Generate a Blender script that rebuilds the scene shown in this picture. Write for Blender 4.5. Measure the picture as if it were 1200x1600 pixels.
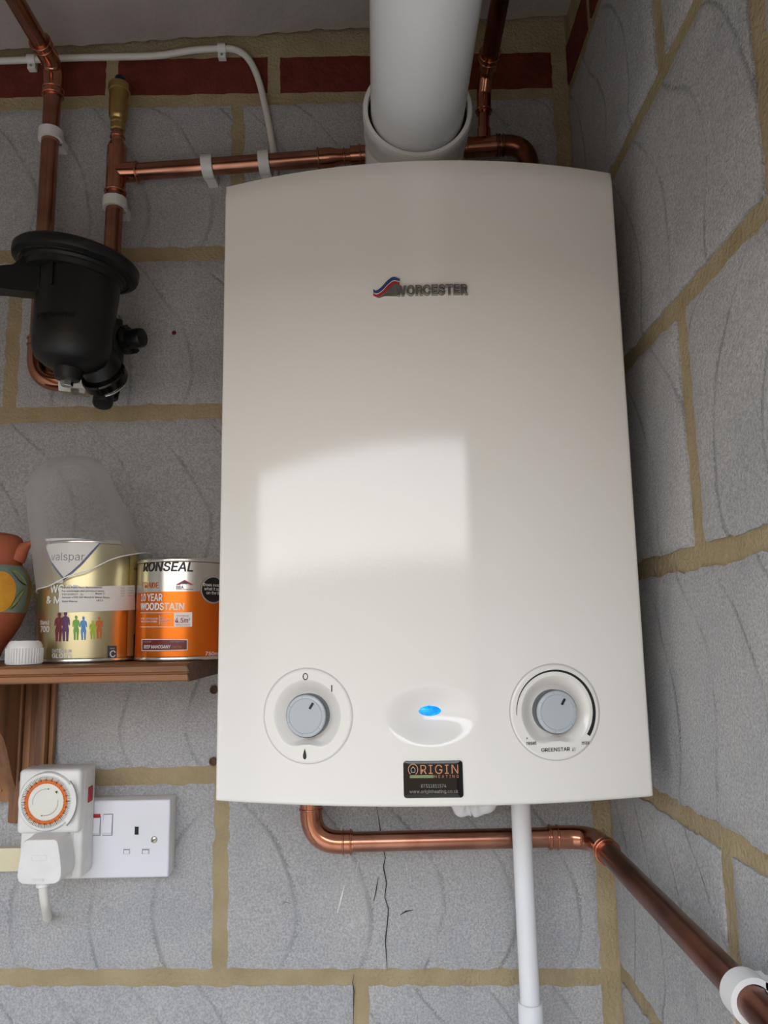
import bpy, bmesh, math, random
from mathutils import Vector, Matrix, noise
rnd = random.Random(7)
for o in list(bpy.data.objects): bpy.data.objects.remove(o)
scene = bpy.context.scene
COL = scene.collection
PI = math.pi

# ---------------------------------------------------------------- camera (calibrated on the block courses and the boiler)
CAM = Vector((-.25576, -.96458, .39409)); FPX = 1202.0
def _rot(y, p, r):
    return Matrix.Rotation(y, 3, 'Z') @ Matrix.Rotation(p, 3, 'X') @ Matrix.Rotation(r, 3, 'Y')
CR = _rot(math.radians(-.0068), math.radians(8.7943), math.radians(.9632))
cd = bpy.data.cameras.new('camera'); cam = bpy.data.objects.new('camera', cd); COL.objects.link(cam)
cd.sensor_fit = 'VERTICAL'; cd.sensor_height = 36; cd.lens = FPX / 1600 * 36; cd.clip_start = .02
ax_r, ax_f, ax_u = CR.col[0], CR.col[1], CR.col[2]
m = Matrix.Identity(4)
for i, a in enumerate((ax_r, ax_u, -ax_f)):
    for j in range(3): m[j][i] = a[j]
m.translation = CAM
cam.matrix_world = m
scene.camera = cam

# ---------------------------------------------------------------- light: bright overcast sky seen through the doorway behind the camera
SKY_STRENGTH = 4.9
w = bpy.data.worlds.new('world'); scene.world = w; w.use_nodes = True
nt = w.node_tree; bg = nt.nodes['Background']
tc = nt.nodes.new('ShaderNodeTexCoord'); sx = nt.nodes.new('ShaderNodeSeparateXYZ'); cr = nt.nodes.new('ShaderNodeValToRGB')
nt.links.new(tc.outputs['Generated'], sx.inputs[0]); nt.links.new(sx.outputs['Z'], cr.inputs[0])
cr.color_ramp.elements[0].color = (1.0, .97, .93, 1); cr.color_ramp.elements[0].position = .05
cr.color_ramp.elements[1].color = (.78, .94, 1.16, 1); cr.color_ramp.elements[1].position = .55
nt.links.new(cr.outputs[0], bg.inputs[0]); bg.inputs[1].default_value = SKY_STRENGTH
scene.view_settings.view_transform = 'Standard'; scene.view_settings.look = 'None'
scene.view_settings.gamma = 1; scene.view_settings.use_curve_mapping = False
scene.view_settings.exposure = 0.0
scene.cycles.use_denoising = True

# ---------------------------------------------------------------- helpers
def ray(px, py): return CR @ Vector(((px - 600) / FPX, 1, (800 - py) / FPX))
def at(px, py, Y):
    d = ray(px, py); return CAM + d * ((Y - CAM.y) / d.y)
def lin(c): return tuple(((v / 255 / 12.92) if v / 255 <= .04045 else ((v / 255 + .055) / 1.055) ** 2.4) for v in c)
WL = {}
def wloc(p): return WL.get(p.as_pointer(), Vector((0, 0, 0))) if p else Vector((0, 0, 0))
def tag(o, label=None, cat=None, group=None, kind=None):
    if label: o['label'] = label
    if cat: o['category'] = cat
    if group: o['group'] = group
    if kind: o['kind'] = kind
    return o
def thing(name, loc, label, cat, group=None):
    o = bpy.data.objects.new(name, None); COL.objects.link(o); o.location = loc; o.empty_display_size = .02
    WL[o.as_pointer()] = Vector(loc)
    return tag(o, label, cat, group)

class MB:
    def __init__(s): s.v = []; s.f = []
    def add(s, vs, fs):
        b = len(s.v); s.v += [tuple(x) for x in vs]; s.f += [tuple(i + b for i in f) for f in fs]; return s
    def box(s, x0, x1, y0, y1, z0, z1, bev=0, seg=2):
        bm = bmesh.new(); bmesh.ops.create_cube(bm, size=1)
        for v in bm.verts: v.co = Vector(((x0 + x1) / 2 + v.co.x * (x1 - x0), (y0 + y1) / 2 + v.co.y * (y1 - y0), (z0 + z1) / 2 + v.co.z * (z1 - z0)))
        if bev: bmesh.ops.bevel(bm, geom=list(bm.edges), offset=bev, segments=seg, profile=.5, affect='EDGES')
        bm.verts.index_update(); s.add([v.co[:] for v in bm.verts], [[v.index for v in f.verts] for f in bm.faces]); bm.free(); return s
    def sweep(s, pts, r, n=20, caps=True):
        pts = [Vector(p) for p in pts]; k = len(pts)
        rr = list(r) if isinstance(r, (list, tuple)) else [r] * k
        T = [(pts[min(i + 1, k - 1)] - pts[max(i - 1, 0)]).normalized() for i in range(k)]
        a = Vector((0, 0, 1)) if abs(T[0].z) < .9 else Vector((0, 1, 0))
        N = T[0].cross(a).normalized(); vs = []
        for i in range(k):
            N = (N - T[i] * N.dot(T[i])).normalized(); B = T[i].cross(N)
            vs += [pts[i] + (N * math.cos(2 * PI * j / n) + B * math.sin(2 * PI * j / n)) * rr[i] for j in range(n)]
        fs = [(i * n + j, i * n + (j + 1) % n, (i + 1) * n + (j + 1) % n, (i + 1) * n + j) for i in range(k - 1) for j in range(n)]
        if caps: fs += [tuple(range(n - 1, -1, -1)), tuple(range((k - 1) * n, k * n))]
        return s.add(vs, fs)
    def torus(s, c, axis, R, r, n=28, m_=10):
        c = Vector(c); q = Vector(axis).normalized().to_track_quat('Z', 'Y'); vs = []; fs = []
        for i in range(n):
            for j in range(m_):
                a, b = 2 * PI * i / n, 2 * PI * j / m_
                vs.append(c + q @ Vector(((R + r * math.cos(b)) * math.cos(a), (R + r * math.cos(b)) * math.sin(a), r * math.sin(b))))
                fs.append((i * m_ + j, ((i + 1) % n) * m_ + j, ((i + 1) % n) * m_ + (j + 1) % m_, i * m_ + (j + 1) % m_))
        return s.add(vs, fs)
    def lathe(s, base, axis, prof, n=40, roll=0):
        """prof: (radius, height along axis)"""
        base = Vector(base); q = Vector(axis).normalized().to_track_quat('Z', 'Y'); vs = []; fs = []
        for r, h in prof:
            for j in range(n):
                a = 2 * PI * j / n + roll
                vs.append(base + q @ Vector((max(r, 1e-5) * math.cos(a), max(r, 1e-5) * math.sin(a), h)))
        k = len(prof)
        fs = [(i * n + j, i * n + (j + 1) % n, (i + 1) * n + (j + 1) % n, (i + 1) * n + j) for i in range(k - 1) for j in range(n)]
        fs += [tuple(range(n - 1, -1, -1)), tuple(range((k - 1) * n, k * n))]
        return s.add(vs, fs)
    def slab(s, out, fn, h0, h1, bev=0, convex=True):
        """outline (u,v) raised from h0 to h1 over a surface fn(u,v,h)"""
        n = len(out); cx = sum(p[0] for p in out) / n; cy = sum(p[1] for p in out) / n
        W = max(max(p[0] for p in out) - min(p[0] for p in out), 1e-6); H = max(max(p[1] for p in out) - min(p[1] for p in out), 1e-6)
        def ring(b, h, k=1.0):
            sx_, sy_ = (1 - 2 * b / W) * k, (1 - 2 * b / H) * k
            return [fn(cx + (p[0] - cx) * sx_, cy + (p[1] - cy) * sy_, h) for p in out]
        rings = []
        if h1 > h0: rings.append(ring(0, h0))
        if bev: rings += [ring(0, h1 - bev), ring(bev * .3, h1 - bev * .3)]
        rings.append(ring(bev, h1))
        if convex: rings += [ring(bev, h1, k) for k in (.75, .5, .25)]
        vs = [p for r in rings for p in r]; fs = []
        for i in range(len(rings) - 1):
            for j in range(n): fs.append((i * n + j, i * n + (j + 1) % n, (i + 1) * n + (j + 1) % n, (i + 1) * n + j))
        L = (len(rings) - 1) * n
        if convex:
            vs.append(fn(cx, cy, h1)); fs += [(L + j, L + (j + 1) % n, len(vs) - 1) for j in range(n)]
        else: fs.append(tuple(range(L, L + n)))
        return s.add(vs, fs)
    def grid(s, us, vs_, fn):
        b = [fn(u, v) for v in vs_ for u in us]; n = len(us)
        return s.add(b, [(i * n + j, i * n + j + 1, (i + 1) * n + j + 1, (i + 1) * n + j) for i in range(len(vs_) - 1) for j in range(n - 1)])

def obj(name, mb, mat, parent=None, smooth=30, uv=None, label=None):
    w0 = wloc(parent)
    me = bpy.data.meshes.new(name)
    me.from_pydata([(x - w0.x, y - w0.y, z - w0.z) for x, y, z in mb.v], [], mb.f)
    if smooth: me.shade_smooth()
    bm = bmesh.new(); bm.from_mesh(me); bmesh.ops.recalc_face_normals(bm, faces=bm.faces); 
    if smooth:
        for e in bm.edges:
            if len(e.link_faces) == 2 and e.calc_face_angle(0) > math.radians(smooth): e.smooth = False
    bm.to_mesh(me); bm.free()
    if uv:
        l = me.uv_layers.new(name='UVMap')
        for lp in me.loops: l.data[lp.index].uv = uv[lp.vertex_index]
    for mt in (mat if isinstance(mat, (list, tuple)) else [mat]): me.materials.append(mt)
    o = bpy.data.objects.new(name, me); COL.objects.link(o)
    if parent: o.parent = parent
    WL[o.as_pointer()] = w0.copy()
    if label: o['label'] = label
    return o
def solo(name, mb, mat, label, cat, group=None, loc=None, smooth=30):
    """a thing that is one mesh, its origin at its base"""
    xs = [v[0] for v in mb.v]; ys = [v[1] for v in mb.v]; zs = [v[2] for v in mb.v]
    L = Vector(loc or ((min(xs) + max(xs)) / 2, (min(ys) + max(ys)) / 2, min(zs)))
    mb.v = [(x - L.x, y - L.y, z - L.z) for x, y, z in mb.v]
    o = obj(name, mb, mat, None, smooth); o.location = L; WL[o.as_pointer()] = L
    return tag(o, label, cat, group)

def fillet(pts, r, n=8):
    pts = [Vector(p) for p in pts]; out = [pts[0]]
    for i in range(1, len(pts) - 1):
        a = (pts[i - 1] - pts[i]); b = (pts[i + 1] - pts[i]); ang = a.angle(b)
        t = min(r / math.tan(ang / 2), a.length * .95, b.length * .95); p0 = pts[i] + a.normalized() * t; p1 = pts[i] + b.normalized() * t
        for k in range(n + 1):
            q = k / n; out.append(p0 * (1 - q) ** 2 + pts[i] * 2 * q * (1 - q) * 1.0 + p1 * q * q)
    return out + [pts[-1]]
def spline(pts, n=10):
    P = [Vector(p) for p in pts]; P = [P[0] * 2 - P[1]] + P + [P[-1] * 2 - P[-2]]; out = []
    for i in range(1, len(P) - 2):
        for k in range(n):
            t = k / n
            out.append(.5 * ((2 * P[i]) + (P[i + 1] - P[i - 1]) * t + (2 * P[i - 1] - 5 * P[i] + 4 * P[i + 1] - P[i + 2]) * t * t + (3 * P[i] - P[i - 1] - 3 * P[i + 1] + P[i + 2]) * t ** 3))
    return out + [P[-2]]
def rrect(w_, h_, r, n=6, cx=0, cy=0):
    o = []
    for sx_, sy_, a0 in ((1, 1, 0), (-1, 1, 90), (-1, -1, 180), (1, -1, 270)):
        for k in range(n + 1):
            a = math.radians(a0 + 90 * k / n); o.append((cx + sx_ * (w_ / 2 - r) + r * math.cos(a), cy + sy_ * (h_ / 2 - r) + r * math.sin(a)))
    return o
def ell(a, b, n=40, cx=0, cy=0): return [(cx + a * math.cos(2 * PI * k / n), cy + b * math.sin(2 * PI * k / n)) for k in range(n)]
try: FONT = bpy.data.fonts.load(bpy.utils.system_resource('DATAFILES', path='fonts') + '/Inter.woff2')
except Exception: FONT = None
def text(s, size, fn, h=.0003, align='LEFT', bold=0, depth=0, sx_=1, shear=0, space=1, res=3):
    """lettering set on the surface fn(u,v,h); returns a mesh builder"""
    c = bpy.data.curves.new('lettering', 'FONT'); c.body = s; c.size = size
    if FONT: c.font = FONT
    c.align_x = align; c.align_y = 'BOTTOM_BASELINE'
    c.extrude = depth / 2; c.shear = shear; c.space_character = space; c.resolution_u = res
    if depth: c.bevel_depth = depth * .25; c.bevel_resolution = 1
    o = bpy.data.objects.new('lettering', c); me = bpy.data.meshes.new_from_object(o)
    mb = MB(); e_ = bold * size
    for dx, dy in (((0, 0), (e_, 0), (-e_, 0), (0, e_ * .7), (0, -e_ * .7)) if bold else ((0, 0),)):
        mb.add([fn(v.co.x * sx_ + dx, v.co.y + dy, h + (v.co.z + depth / 2 if depth else 0)) for v in me.vertices], [list(p.vertices) for p in me.polygons])
    bpy.data.meshes.remove(me); bpy.data.objects.remove(o); bpy.data.curves.remove(c)
    return mb
_m = text('H', 1, lambda u, v, h: (u, v, h), 0); CAPH = max(p[1] for p in _m.v)
def fit(s, u0, u1, v0, cap_h, fn, h, bold=0, shear=0, depth=0, space=1):
    """lettering stretched between u0 and u1, baseline v0, capital height cap_h"""
    mb = text(s, cap_h / CAPH, lambda u, v, hh: (u, v, hh), h, 'LEFT', bold, depth, 1, shear, space)
    a = min(p[0] for p in mb.v); k = (u1 - u0) / (max(p[0] for p in mb.v) - a)
    mb.v = [fn(u0 + (p[0] - a) * k, v0 + p[1], p[2]) for p in mb.v]; return mb

# ---------------------------------------------------------------- materials
def M(name, rgb, rough=.5, metal=0, var=None, bump=None, coat=0, spec=.5, emit=None, trans=0, ior=1.5, stretch=None):
    """rgb in 0-255; var=(scale, rgb2, contrast); bump=(scale, distance)"""
    mt = bpy.data.materials.new(name); mt.use_nodes = True; n = mt.node_tree.nodes; l = mt.node_tree.links
    b = n['Principled BSDF']; c = lin(rgb)
    b.inputs['Base Color'].default_value = (*c, 1); b.inputs['Roughness'].default_value = rough; b.inputs['Metallic'].default_value = metal
    b.inputs['Specular IOR Level'].default_value = spec; b.inputs['Coat Weight'].default_value = coat; b.inputs['Coat Roughness'].default_value = .05
    b.inputs['Transmission Weight'].default_value = trans; b.inputs['IOR'].default_value = ior
    if emit: b.inputs['Emission Color'].default_value = (*lin(emit[0]), 1); b.inputs['Emission Strength'].default_value = emit[1]
    t = n.new('ShaderNodeNewGeometry')
    vec = t.outputs['Position']
    if stretch:
        mp = n.new('ShaderNodeMapping'); mp.inputs['Scale'].default_value = stretch; l.new(vec, mp.inputs[0]); vec = mp.outputs[0]
    if var:
        nz = n.new('ShaderNodeTexNoise'); nz.inputs['Scale'].default_value = var[0]; nz.inputs['Detail'].default_value = 5; l.new(vec, nz.inputs['Vector'])
        mr = n.new('ShaderNodeMapRange'); mr.inputs['From Min'].default_value = .5 - .5 / var[2]; mr.inputs['From Max'].default_value = .5 + .5 / var[2]; l.new(nz.outputs['Fac'], mr.inputs['Value'])
        mx = n.new('ShaderNodeMix'); mx.data_type = 'RGBA'; mx.inputs['A'].default_value = (*c, 1); mx.inputs['B'].default_value = (*lin(var[1]), 1)
        l.new(mr.outputs[0], mx.inputs['Factor']); l.new(mx.outputs['Result'], b.inputs['Base Color'])
    if bump:
        nb = n.new('ShaderNodeTexNoise'); nb.inputs['Scale'].default_value = bump[0]; nb.inputs['Detail'].default_value = 4; l.new(vec, nb.inputs['Vector'])
        bp = n.new('ShaderNodeBump'); bp.inputs['Distance'].default_value = bump[1]; bp.inputs['Strength'].default_value = 1; l.new(nb.outputs['Fac'], bp.inputs['Height']); l.new(bp.outputs[0], b.inputs['Normal'])
    return mt

def block_material():
    """aerated block: pitted grey face with wire-cut arcs (UV in metres on the block's face)"""
    mt = bpy.data.materials.new('aerated_block'); mt.use_nodes = True; n = mt.node_tree.nodes; l = mt.node_tree.links; b = n['Principled BSDF']
    b.inputs['Roughness'].default_value = .92; b.inputs['Specular IOR Level'].default_value = .2
    def N(t, **k):
        x = n.new(t)
        for a, v in k.items(): setattr(x, a, v)
        return x
    def math_(op, a, bb=None):
        x = N('ShaderNodeMath', operation=op)
        for i, v in enumerate((a, bb)):
            if v is None: continue
            if isinstance(v, (int, float)): x.inputs[i].default_value = v
            else: l.new(v, x.inputs[i])
        return x.outputs[0]
    def noise_(scale, detail=4, vec=None, rough=.5):
        x = N('ShaderNodeTexNoise'); x.inputs['Scale'].default_value = scale; x.inputs['Detail'].default_value = detail; x.inputs['Roughness'].default_value = rough
        l.new(vec, x.inputs['Vector']); return x.outputs['Fac']
    pos = N('ShaderNodeNewGeometry').outputs['Position']
    uv = N('ShaderNodeUVMap', uv_map='UVMap').outputs[0]; sp = N('ShaderNodeSeparateXYZ'); l.new(uv, sp.inputs[0]); u, v = sp.outputs[0], sp.outputs[1]
    # arcs u = u0 - k (v+c)^2
    vv = math_('ADD', v, .045); par = math_('MULTIPLY', math_('MULTIPLY', vv, vv), 3.8)
    wob = math_('MULTIPLY', math_('SUBTRACT', noise_(6, 1, pos), .5), .06)
    fine = math_('MULTIPLY', math_('SUBTRACT', noise_(420, 1, pos), .5), .006)
    s = math_('ADD', math_('ADD', math_('ADD', u, par), wob), fine)
    fr = math_('ABSOLUTE', math_('SUBTRACT', math_('FRACT', math_('MULTIPLY', s, 1 / .082)), .5))
    line = N('ShaderNodeMapRange'); line.interpolation_type = 'SMOOTHSTEP'; l.new(fr, line.inputs['Value']); line.inputs['From Min'].default_value = .0; line.inputs['From Max'].default_value = .05; line.inputs['To Min'].default_value = 1; line.inputs['To Max'].default_value = 0
    gate = N('ShaderNodeMapRange'); l.new(noise_(22, 3, pos), gate.inputs['Value']); gate.inputs['From Min'].default_value = .30; gate.inputs['From Max'].default_value = .60
    ln = math_('MULTIPLY', line.outputs[0], gate.outputs[0])
    # colours
    big = N('ShaderNodeMapRange'); l.new(noise_(9, 5, pos, .6), big.inputs['Value']); big.inputs['From Min'].default_value = .3; big.inputs['From Max'].default_value = .7
    c1 = N('ShaderNodeMix', data_type='RGBA'); c1.inputs['A'].default_value = (*lin((184, 184, 186)), 1); c1.inputs['B'].default_value = (*lin((200, 198, 196)), 1); l.new(big.outputs[0], c1.inputs['Factor'])
    st = N('ShaderNodeMapRange'); l.new(noise_(5.5, 6, pos, .7), st.inputs['Value']); st.inputs['From Min'].default_value = .66; st.inputs['From Max'].default_value = .8; st.inputs['To Max'].default_value = .5
    c2 = N('ShaderNodeMix', data_type='RGBA'); l.new(c1.outputs['Result'], c2.inputs['A']); c2.inputs['B'].default_value = (*lin((165, 148, 118)), 1); l.new(st.outputs[0], c2.inputs['Factor'])
    sp2 = N('ShaderNodeMapRange'); l.new(noise_(420, 3, pos, .7), sp2.inputs['Value']); sp2.inputs['From Min'].default_value = .36; sp2.inputs['From Max'].default_value = .64; sp2.inputs['To Min'].default_value = .72; sp2.inputs['To Max'].default_value = 1.12
    dk = math_('MULTIPLY', sp2.outputs[0], math_('SUBTRACT', 1, math_('MULTIPLY', ln, .30)))
    c3 = N('ShaderNodeMix', data_type='RGBA', blend_type='MULTIPLY'); c3.inputs['Factor'].default_value = 1; l.new(c2.outputs['Result'], c3.inputs['A'])
    cmb = N('ShaderNodeCombineColor'); [l.new(dk, cmb.inputs[i]) for i in range(3)]; l.new(cmb.outputs[0], c3.inputs['B'])
    l.new(c3.outputs['Result'], b.inputs['Base Color'])
    hgt = math_('SUBTRACT', math_('ADD', math_('MULTIPLY', noise_(480, 4, pos, .65), .0019), math_('MULTIPLY', noise_(60, 3, pos), .0022)), math_('MULTIPLY', ln, .0010))
    bp = N('ShaderNodeBump'); bp.inputs['Distance'].default_value = 1; bp.inputs['Strength'].default_value = 1; l.new(hgt, bp.inputs['Height']); l.new(bp.outputs[0], b.inputs['Normal'])
    return mt

def plastic_sheet():
    mt = bpy.data.materials.new('cloudy_plastic'); mt.use_nodes = True; n = mt.node_tree.nodes; l = mt.node_tree.links; b = n['Principled BSDF']
    b.inputs['Base Color'].default_value = (.80, .79, .77, 1); b.inputs['Roughness'].default_value = .22; b.inputs['Subsurface Weight'].default_value = 0
    tr = n.new('ShaderNodeBsdfTransparent'); tr.inputs[0].default_value = (.93, .93, .92, 1)
    tl = n.new('ShaderNodeBsdfTranslucent'); tl.inputs[0].default_value = (.85, .84, .82, 1)
    m1 = n.new('ShaderNodeMixShader'); m1.inputs[0].default_value = .4; l.new(b.outputs[0], m1.inputs[1]); l.new(tl.outputs[0], m1.inputs[2])
    lw = n.new('ShaderNodeLayerWeight'); lw.inputs[0].default_value = .35
    mr = n.new('ShaderNodeMapRange'); l.new(lw.outputs['Facing'], mr.inputs['Value']); mr.inputs['To Min'].default_value = .14; mr.inputs['To Max'].default_value = .85
    nz = n.new('ShaderNodeTexNoise'); nz.inputs['Scale'].default_value = 60
    m2 = n.new('ShaderNodeMixShader'); l.new(mr.outputs[0], m2.inputs[0]); l.new(tr.outputs[0], m2.inputs[1]); l.new(m1.outputs[0], m2.inputs[2])
    l.new(m2.outputs[0], n['Material Output'].inputs[0])
    return mt

BLOCK = block_material()
MORTAR = M('mortar', (184, 167, 134), .95, 0, (22, (158, 141, 108), 1.7), (240, .003), spec=.2)
BRICK = M('red_brick', (126, 58, 44), .9, 0, (40, (92, 44, 36), 1.6), (180, .002), spec=.2)
PLASTER = M('side_plaster', (228, 224, 218), .9, 0, (7, (218, 214, 206), 1.4), spec=.2)
CEIL = M('painted_ceiling', (186, 176, 170), .9, 0, (7, (158, 148, 140), 1.6), (90, .0015), spec=.2)
CONC = M('concrete', (176, 170, 162), .9, 0, (8, (160, 154, 146), 1.4), (120, .001))
PAVING = M('outside_paving', (168, 156, 142), .9, 0, (6, (148, 138, 126), 1.4), (80, .002))
FENCE = M('outside_fence', (150, 128, 104), .9, 0, (9, (120, 102, 84), 1.4))
WHITEWALL = M('painted_wall', (120, 112, 104), .9, 0, (6, (106, 98, 90), 1.4))
ENAMEL = M('white_enamel', (240, 236, 229), .07, 0, None, (420, .00004), spec=.55)
WHITE = M('white_plastic', (236, 235, 232), .3)
WHITE2 = M('white_plastic_matt', (242, 241, 238), .5, 0, (50, (225, 223, 219), 1.2))
FLUE = M('flue_white', (240, 241, 243), .22)
CLIPM = M('clip_plastic', (232, 230, 226), .42)
UPVC = M('white_upvc', (238, 238, 240), .25)
COPPER = M('copper', (202, 146, 122), .24, 1, (26, (134, 88, 72), 1.7), None)
COPPERD = M('copper_tarnish_reflection', (152, 96, 74), .3, 1, (22, (98, 62, 50), 1.8), None)  # darker copper: tarnish, with reflected dark surroundings put into the colour
COPPERF = M('copper_fitting', (214, 152, 124), .16, 1, (40, (168, 110, 88), 1.5))
BRASS = M('brass', (204, 176, 116), .34, 1, (40, (176, 148, 92), 1.4))
CHROME = M('chrome', (214, 212, 206), .16, 1)
BADGE = M('badge_silver', (150, 148, 146), .34, .8)
NICKEL = M('nickel', (196, 192, 182), .3, 1, (60, (170, 166, 156), 1.4))
BLACK = M('black_plastic', (17, 17, 18), .42, 0, None, (300, .0001))
BLACKG = M('black_gloss', (14, 13, 12), .12, 0, None)
INK = M('black_ink', (30, 30, 31), .5)
INKG = M('grey_ink', (128, 128, 128), .5)
KNOB = M('knob_grey', (186, 192, 196), .22)
KNOBD = M('knob_rim', (92, 98, 102), .25)
RING = M('dial_seam', (196, 194, 189), .35)
LED = M('blue_led', (0, 90, 230), .1, 0, (160, (20, 190, 255), 3.0), None, emit=((0, 110, 255), 1.1))
WOOD = M('stained_wood', (166, 112, 70), .5, 0, (11, (80, 52, 33), 2.4), (60, .0008), stretch=(.35, 3, 6))
WOODV = M('stained_wood_upright', (166, 118, 78), .5, 0, (11, (92, 60, 40), 2.4), (60, .0008), stretch=(6, 3, .35))
WOODE = M('weathered_end_grain', (112, 82, 58), .8, 0, (60, (70, 52, 40), 2), (120, .002))
TERRA = M('terracotta', (178, 96, 66), .6, 0, (30, (160, 82, 56), 1.4), (200, .0003))
GLAZE = M('glaze_grey_green', (140, 150, 138), .35, 0, (40, (110, 128, 116), 1.6))
LEMON = M('glaze_lemon', (222, 166, 52), .35, 0, (60, (206, 132, 36), 1.6))
LEAFG = M('glaze_leaf', (148, 160, 74), .35, 0, (50, (110, 134, 66), 1.6))
OCHRE = M('glaze_ochre', (176, 140, 62), .35)
GOLD = M('gold_tin', (206, 196, 160), .34, 1, (6, (194, 182, 142), 1.2), None)
GOLDL = M('gold_print', (216, 190, 122), .4, .6)
TINP = M('tin_silver', (206, 204, 198), .25, 1)
ORANGE = M('orange_tin', (226, 118, 36), .3, .85)
PAPER = M('paper_label', (226, 222, 216), .6)
PRINTW = M('white_print', (235, 234, 230), .4)
PRINTO = M('orange_print', (196, 98, 40), .4)
PRINTR = M('red_print', (176, 42, 44), .4)
MAROON = M('maroon_print', (112, 28, 30), .35)
PRINTB = M('blue_print', (44, 66, 122), .4)
NAVY = M('navy_print', (34, 40, 70), .35)
SLATE = M('slate_print', (64, 72, 84), .4)
PURPLE = M('plum_print', (92, 44, 92), .4); WINE = M('wine_print', (116, 38, 48), .4); GREENP = M('green_print', (112, 176, 62), .4)
BLUEP = M('sky_print', (82, 146, 206), .4); LIMEP = M('lime_print', (172, 190, 52), .4); ORP = M('figure_orange_print', (206, 110, 46), .4)
CREAM = M('cream_plastic', (224, 214, 180), .45)
FACE = M('socket_white', (230, 230, 236), .28)
SHADOWGAP = M('dark_recess', (28, 27, 26), .7)
TORANGE = M('timer_orange', (226, 112, 36), .45)
DIALW = M('timer_dial_white', (234, 232, 222), .45)
CABLEW = M('white_cable', (226, 222, 214), .45)
STEEL = M('screw_steel', (190, 186, 176), .3, 1)
SHEET = plastic_sheet()
COPPRINT = M('copper_print', (196, 132, 96), .35); GREYP = M('grey_print', (172, 172, 166), .4); OLIVEP = M('olive_print', (128, 140, 92), .4)

# ---------------------------------------------------------------- the room
XR = .008            # face of the right wall
ZF, ZC = -1.2, 1.216
YF = -1.0; XL = -1.32
def struct(name, mb, mat, parent=None, smooth=0):
    o = obj(name, mb, mat, parent, smooth); 
    if not parent: o['kind'] = 'structure'
    return o
struct('floor', MB().box(XL - .1, XR + .1, YF, .1, ZF - .1, ZF), CONC)
# ceiling: slightly uneven plaster with a ragged edge at the back wall
mb = MB()
mb.box(XL - .1, XR + .1, YF - .1, .1, ZC + .03, ZC + .12)
us = [XL - .1 + (XR + .2 - XL) * i / 260 for i in range(261)]; vs = [YF, -.6, -.3, -.15, -.08, -.05, -.03, -.02, -.012]
def ceil_pt(u, v):
    e = noise.noise(Vector((u * 22, 3, 0))) * .007 + noise.noise(Vector((u * 70, 9, 0))) * .004
    k = max(0, 1 - abs(v) / .05)
    z = ZC + .0015 * noise.noise(Vector((u * 9, v * 9, 1))) + (max(u, -1.0) + .4) * .05
    return (u, v + e * k, z)
mb.grid(us, vs, ceil_pt); n0 = len(us); b = len(mb.v)
mb.add([(x, y - .001, ZC + .04) for x, y, z in mb.v[-n0:]], []); mb.f += [(b - n0 + i, b - n0 + i + 1, b + i + 1, b + i) for i in range(n0 - 1)]
struct('ceiling', mb, CEIL, smooth=40)
struct('wall_left', MB().box(XL - .1, XL, YF, .1, ZF, ZC + .02), PLASTER)
# front wall with the wide garage doorway behind the camera
OX0, OX1, OZ = -1.16, -.042, .770
mb = MB(); mb.box(XL - .1, OX0, YF - .1, YF, ZF, ZC + .02); mb.box(OX1, XR + .1, YF - .1, YF, ZF, ZC + .02); mb.box(OX0, OX1, YF - .1, YF, OZ, ZC + .02)
struct('wall_front', mb, WHITEWALL)
struct('floor_outside', MB().box(-9, 7, -12, YF, ZF - .12, ZF - .02), PAVING)
struct('garden_fence', MB().box(-9, 7, -5.1, -5, ZF - .02, .89), FENCE)  # unseen fence; its top bounds the strip of sky the boiler reflects

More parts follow.
